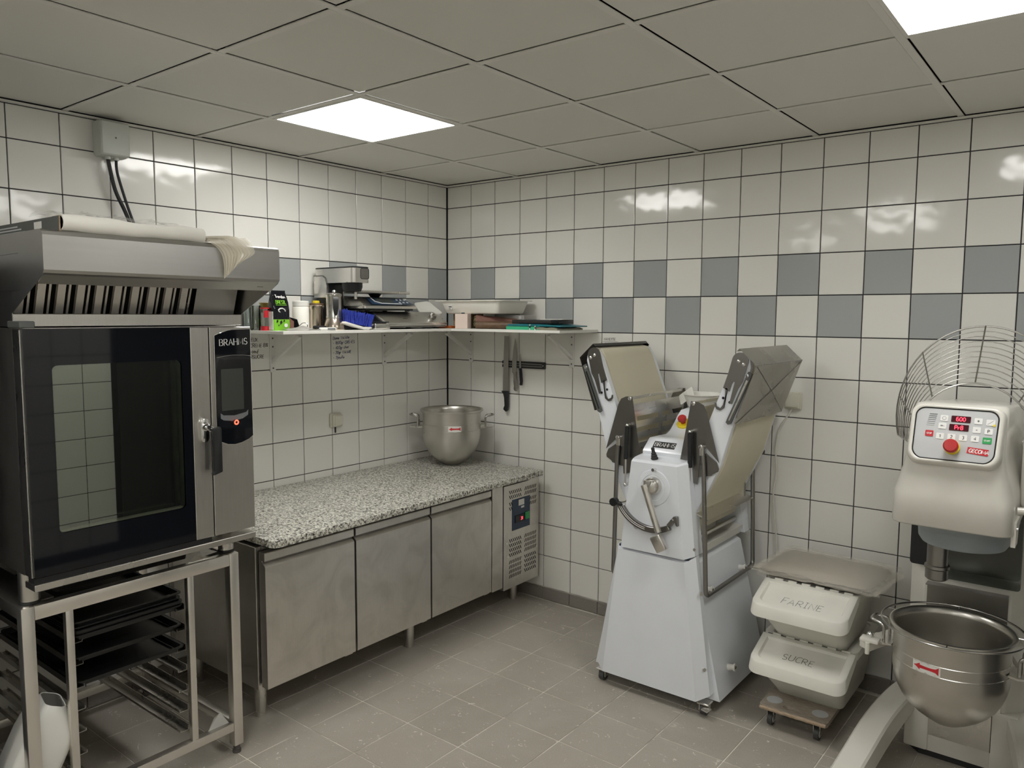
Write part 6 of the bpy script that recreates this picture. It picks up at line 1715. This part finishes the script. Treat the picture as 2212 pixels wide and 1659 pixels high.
# column: bevelled box
colp = [(2.955, -.13), (2.955, -.40), (3.012, -.452)]
full = colp + [(2 * CX - x, y) for x, y in colp[::-1]]
MB().prism(full, 2, .03, 1.32, .004, 2).build('column', 'cream_paint', PM, smooth=30)
MB().prism([(2.975, -.15), (2.975, -.39), (3.02, -.435), (3.30, -.435), (3.345, -.39), (3.345, -.15)], 2, .0, .031).build('plinth', 'black_rubber', PM, smooth=0)
MB().box((3.028, -.4565, .10), (3.295, -.4515, .385), .001, 1).build('cover_plate', 'steel', PM)
for x, z0, z1 in ((3.042, .16, .335), (3.270, .10, .30)):
    MB().box((x - .0035, -.4575, z0), (x + .0035, -.4560, z1)).build('slide_slot', 'void', PM, smooth=0)
    MB().lathe((x, -.4565, z1 + .006), [(.006, 0), (.005, .003), (0, .004)], 12, (0, -1, 0)).build('slot_screw', 'chrome', PM)
MB().prism([(-.452, .43), (-.458, .43), (-.458, .715), (-.500, .728), (-.500, .732), (-.452, .732)], 0, 3.024, 3.298).build('splash_plate', 'steel_dark', PM, smooth=0)
MB().prism(rrect(2.958, .795, 3.33, 1.12, .012, 3), 1, -.466, -.4525).build('black_plate', 'black_plastic', PM, smooth=0)
MB().prism(rrect(3.055, .765, 3.335, 1.10, .012, 3), 1, -.492, -.488).build('smoke_shield', 'smoke_glass', PM, smooth=0)
# legs: arched arms running forward from the column
for s in (-1, 1):
    path = [((CX + s * .150), -.30, .285, .235), ((CX + s * .205), -.45, .262, .19), ((CX + s * .255), -.62, .205, .11), ((CX + s * .290), -.80, .128, .035), ((CX + s * .312), -.93, .075, .0), ((CX + s * .325), -1.03, .045, .0)]
    secs = []
    for x, y, zt_, zb2 in path:
        hw = .050
        secs.append([(x - hw, y, zb2), (x + hw, y, zb2), (x + hw, y, zt_ - .008), (x + hw - .008, y, zt_), (x - hw + .008, y, zt_), (x - hw, y, zt_ - .008)])
    # smooth along the arm
    fine = []
    for i in range(6):
        L_ = smooth_path([sec_[i] for sec_ in secs], 4); fine.append(L_)
    loops = [[fine[i][k] for i in range(6)] for k in range(len(fine[0]))]
    for lp in loops:
        for p in lp: p.z = max(p.z, 0.0)
    MB().loft(loops).build('leg', 'cream_paint', PM, smooth=35)
    MB().box((CX + s * .150 - .045, -.46, .03), (CX + s * .150 + .045, -.14, .27), .01, 2).build('leg_root', 'cream_paint', PM)
# bowl yoke arms
for s in (-1, 1):
    pts = [(CX + s * .185, -.42), (CX + s * .225, -.60), (CX + s * .285, -.74), (CX + s * .300, -.80), (CX + s * .255, -.83), (CX + s * .215, -.72), (CX + s * .17, -.60), (CX + s * .13, -.43)]
    if s < 0: pts = pts[::-1]
    MB().prism(pts, 2, .535, .562, .004, 2).build('bowl_arm', 'cream_paint', PM)
MB().box((2.99, -.50, .50), (3.33, -.452, .60), .006, 2).build('arm_carriage', 'cream_paint', PM)
# head
def hsec(z, yf, xl, xr, r, yb=-.16): return [(a, b_, z - max(0, z - 1.30) / .2 * .075 * (b_ + .95)) for a, b_ in rrect(xl, yf, xr, yb, r, 6)]
MB().loft([hsec(1.086, -1.015, 2.988, 3.338, .05), hsec(1.092, -1.022, 2.986, 3.340, .05), hsec(1.20, -1.030, 2.990, 3.336, .055), hsec(1.285, -1.015, 3.012, 3.315, .055), hsec(1.330, -1.02, 3.022, 3.306, .045), hsec(1.40, -1.008, 3.024, 3.306, .045), hsec(1.470, -.965, 3.026, 3.305, .045), hsec(1.490, -.935, 3.032, 3.300, .045), hsec(1.496, -.88, 3.045, 3.288, .045)]).build('head', 'cream_paint', PM, smooth=50)
MB().box((3.334, -.80, 1.13), (3.42, -.30, 1.40), .03, 4).build('gear_side', 'cream_paint', PM)
MB().cyl((3.342, -.92, 1.16), (3.42, -.92, 1.165), .012, n=14).build('side_lever', 'cream_paint', PM)
MB().prism([(-.97, 1.05), (-.90, 1.05), (-.86, 1.13), (-.97, 1.13)], 0, 3.332, 3.345).build('pivot_plate', 'cream_paint', PM, smooth=0)
MB().cyl((3.345, -.945, 1.105), (3.348, -.945, 1.105), .006, n=12).build('pivot_screw', 'chrome', PM)
# panel: tilted plane on the head front
pA, pB = Vector((3.1635, -1.0245, 1.318)), Vector((3.1665, -.970, 1.478))
up = (pB - pA).normalized(); rt = Vector((1, 0, 0)); nv = rt.cross(up).normalized()
if nv.y > 0: nv = -nv
pc_ = (pA + pB) / 2 + nv * .014
def pp(u, v, h=0.0): return pc_ + rt * u + up * v + nv * h
def pshape(pts, h0, h1): return MB().loft([[pp(u, v, h0) for u, v in pts], [pp(u, v, h1) for u, v in pts]])
W2, H2 = .118, .083
ol = rrect(-W2, -H2, W2, H2, .028, 6)
ol = [(u * (1.0 if v > 0 else .985), v - (.012 * (1 - (u / W2) ** 2) if v < -.04 else 0)) for u, v in ol]
big = [(u * 1.12, v * 1.12) for u, v in ol]
bez = MB(); bez.loft([[pp(u * 1.16, v * 1.18, -.03) for u, v in ol], [pp(u * 1.13, v * 1.15, -.004) for u, v in ol], [pp(u * 1.08, v * 1.09, .004) for u, v in ol], [pp(u * 1.02, v * 1.02, .0035) for u, v in ol], [pp(u, v, .0005) for u, v in ol]])
bez.build('panel_bezel', 'cream_paint', PM, smooth=60)
PN = pshape(ol, .0002, .0012).build('control_panel', 'panel_grey', PM, smooth=0)
bl = MB().tube([pp(u * .995, v * .995, .0016) for u, v in ol], .0022, 5, closed=True).build('panel_edge', 'gasket', PN)
def button(nm, u, v, w_, h_, mat, txt=None, tmat='ink_black', ts=.009, tw=.0018):
    o = pshape(rrect(u - w_, v - h_, u + w_, v + h_, .002, 2), .0012, .0030).build(nm, mat, PN, smooth=0)
    if txt:
        mb = MB()
        wtx = sum(GL.get(c, GL[' '])[0] + .16 for c in txt) * ts - .16 * ts
        strokes(mb, txt, pp(u - wtx / 2, v - ts / 2, .0033), rt, up, ts, tw)
        mb.build('legend', tmat, o, smooth=0, keep_normals=True)
    return o
u0 = -.116
sx_ = lambda px: (px - 2064) / 180.0 * .236
ROW = [.050, .022, -.010]
tl = lambda px, py: ((px - 2064) / 775.0 , 0)
cols = [-.042, -.0105, .0205, .052]
button('timer_key', -.034, .050, .0112, .0098, 'print_white')
MB().tube([pp(-.034 + .0055 * math.cos(a), .050 + .0055 * math.sin(a), .0034) for a in [2 * PI * q / 14 for q in range(14)]], .0005, 4, closed=True).build('legend', 'print_grey', PN)
button('speed_key', -.037, .024, .0112, .0098, 'print_white', 'RPM', 'ink_black', .0042, .0009)
D1 = button('display', .0135, .050, .0275, .0105, 'display_dark', '600', 'led_red', .0130, .0022)
D2 = button('display', .0105, .022, .0275, .0105, 'display_dark', 'Pr8', 'led_red', .0130, .0022)
button('plus_key', .0625, .048, .0112, .0098, 'print_white', '+', 'ink_black', .011, .002)
button('minus_key', .0605, .019, .0112, .0098, 'print_white', '-', 'ink_black', .013, .002)
button('light_key', .0960, .046, .0120, .0098, 'print_white')
MB().poly([pp(.088, .040, .0034), pp(.0885, .039, .0034), pp(.105, .053, .0034), pp(.1045, .054, .0034)]).build('legend', 'print_grey', PN, smooth=0)
pshape(rrect(.103, .034, .110, .041, .003, 3), .0031, .0040).build('yellow_led', 'yellow', PN, smooth=0)
button('program_key', .0935, .017, .0112, .0098, 'print_white', 'P', 'ink_black', .0095, .0018)
button('stop_key', -.072, -.004, .0118, .0100, 'red', 'STOP', 'print_white', .0050, .0012)
for t_, u in zip('1234', (-.040, -.0075, .0255, .0585)): button('number_key', u, -.010, .0112, .0098, 'print_white', t_, 'ink_black', .0095, .0018)
button('start_key', .0920, -.013, .0125, .0100, 'green_button', 'START', 'print_white', .0046, .0011)
st = MB()
for k in range(7): st.loft([[pp(a, b_, .0012) for a, b_ in ((-.078 - .001 * k, .060 - .0062 * k), (-.055 - .001 * k, .060 - .0062 * k), (-.055 - .001 * k, .0632 - .0066 * k), (-.078 - .001 * k, .0632 - .0066 * k))], [pp(a, b_, .0018) for a, b_ in ((-.078 - .001 * k, .060 - .0062 * k), (-.055 - .001 * k, .060 - .0062 * k), (-.055 - .001 * k, .0632 - .0066 * k), (-.078 - .001 * k, .0632 - .0066 * k))]])
st.build('level_bars', 'print_grey', PN, smooth=0)
BG = pshape([(.040, -.058), (.098, -.063), (.100, -.042), (.042, -.038)], .0012, .0028).build('name_badge', 'red', PN, smooth=0)
mb = MB(); strokes(mb, 'GECOMA', pp(.0455, -.0545, .0031), (rt * 1 - up * .065), up, .0115, .0026, gap=.14, slant=.18)
mb.build('maker_name', 'print_white', BG, smooth=0, keep_normals=True)
ec = pp(-.001, -.046, .0012)
MB().lathe(ec, [(.0225, 0), (.0225, .010), (.018, .013), (0, .013)], 28, nv).build('stop_base', 'yellow', PN)
MB().lathe(ec + nv * .0132, [(.014, 0), (.015, .010), (.0215, .014), (.022, .026), (.0175, .031), (0, .032)], 28, nv).build('stop_button', 'red_button', PN)
# planetary gearbox underneath
MB().lathe((3.175, -.755, 0), [(0, 1.0865), (.165, 1.0865), (.160, 1.065), (.147, 1.040), (.143, 1.036), (.141, 1.002), (.130, .985), (.060, .978), (0, .978)], 40).build('gear_hub', 'grey_plastic', PM, smooth=45)
MB().lathe((3.175, -.755, 0), [(.1615, 1.0800), (.1630, 1.0820), (.1620, 1.0640), (.1590, 1.0625)], 40).build('hub_band', 'chrome', PM, smooth=45)
rd = MB()
for k in range(6):
    a0, a1 = math.radians(-112 + 7 * k), math.radians(-105 + 7 * k); r_ = .1640
    z0_, z1_ = 1.0805 - .0045 * min(k, 3), 1.0845
    rd.poly([(3.175 + r_ * math.cos(a0), -.755 + r_ * math.sin(a0), z0_), (3.175 + r_ * math.cos(a1), -.755 + r_ * math.sin(a1), z0_), (3.175 + r_ * math.cos(a1), -.755 + r_ * math.sin(a1), z1_), (3.175 + r_ * math.cos(a0), -.755 + r_ * math.sin(a0), z1_)])
rd.build('red_arrow', 'red', PM, smooth=0)
MB().lathe((3.105, -.800, 0), [(0, .980), (.034, .980), (.034, .905), (.040, .903), (.041, .893), (.037, .889), (.037, .856), (.030, .850), (0, .850)], 28).build('tool_shaft', 'steel_dark', PM)
# wire safety guard swung up behind the head
def gring(t):
    """t 0: inner (near, low) ring; 1: outer (far, high) ring"""
    c = Vector((3.165, -.60 + .20 * t, 1.335 + .05 * t)); rx = .190 + .105 * t; rz = .205 + .155 * t
    out_ = []
    for k in range(33):
        a = PI * (1.08 - 1.16 * k / 32)
        out_.append(c + Vector((rx * math.cos(a), 0.0, rz * math.sin(a))))
    return out_
NR = 12
for k in range(NR):
    t_ = k / (NR - 1)
    MB().tube(gring(t_), .0036 if k in (0, NR - 1) else .0019, 6).build('guard_wire', 'steel_wire', PM)
R0, R1 = gring(0), gring(1)
for k in (0, 4, 9, 16, 23, 28, 32):
    MB().tube([gring(q / 6)[k] + Vector((0, -.002, .002)) for q in range(7)], .0028, 6).build('guard_rib', 'steel_wire', PM)
# bowl in the yoke
b2c = (3.160, -.785, .338)
b2 = make_bowl('mixing_bowl', 'steel mixing bowl with wire ring held in the arms of the mixer', b2c, .190, .345, math.radians(-4), 0, 'steel mixing bowls with red arrow stickers')
arrow_label(b2, b2c, .190, .245, math.radians(-105), .50, .040, ripped=True)
MB().tube([(b2c[0] + .226 * math.cos(2 * PI * k / 64), b2c[1] + .226 * math.sin(2 * PI * k / 64), b2c[2] + .349) for k in range(64)], .0036, 8, closed=True).build('wire_ring', 'steel_wire', b2)
for a in (.1, 1.6, 2.9, -1.5):
    MB().tube([(b2c[0] + r_ * math.cos(a), b2c[1] + r_ * math.sin(a), b2c[2] + .348) for r_ in (.198, .226)], .0025, 6).build('ring_stay', 'steel_wire', b2)
# clamp at the end of the left arm
cl_ = thing('bowl_clamp', 'small white clamp latch at the end of the left bowl arm', 'clamp', (2.90, -.82, .565))
MB().box((2.870, -.850, .575), (2.935, -.800, .588), .004, 2).build('plate', 'cream_paint', cl_)
MB().cyl((2.900, -.852, .535), (2.900, -.852, .578), .008, n=12).build('hook', 'cream_paint', cl_)
MB().ball((2.90, -.815, .596), .012, u=14, v=8).build('knob', 'chrome', cl_)
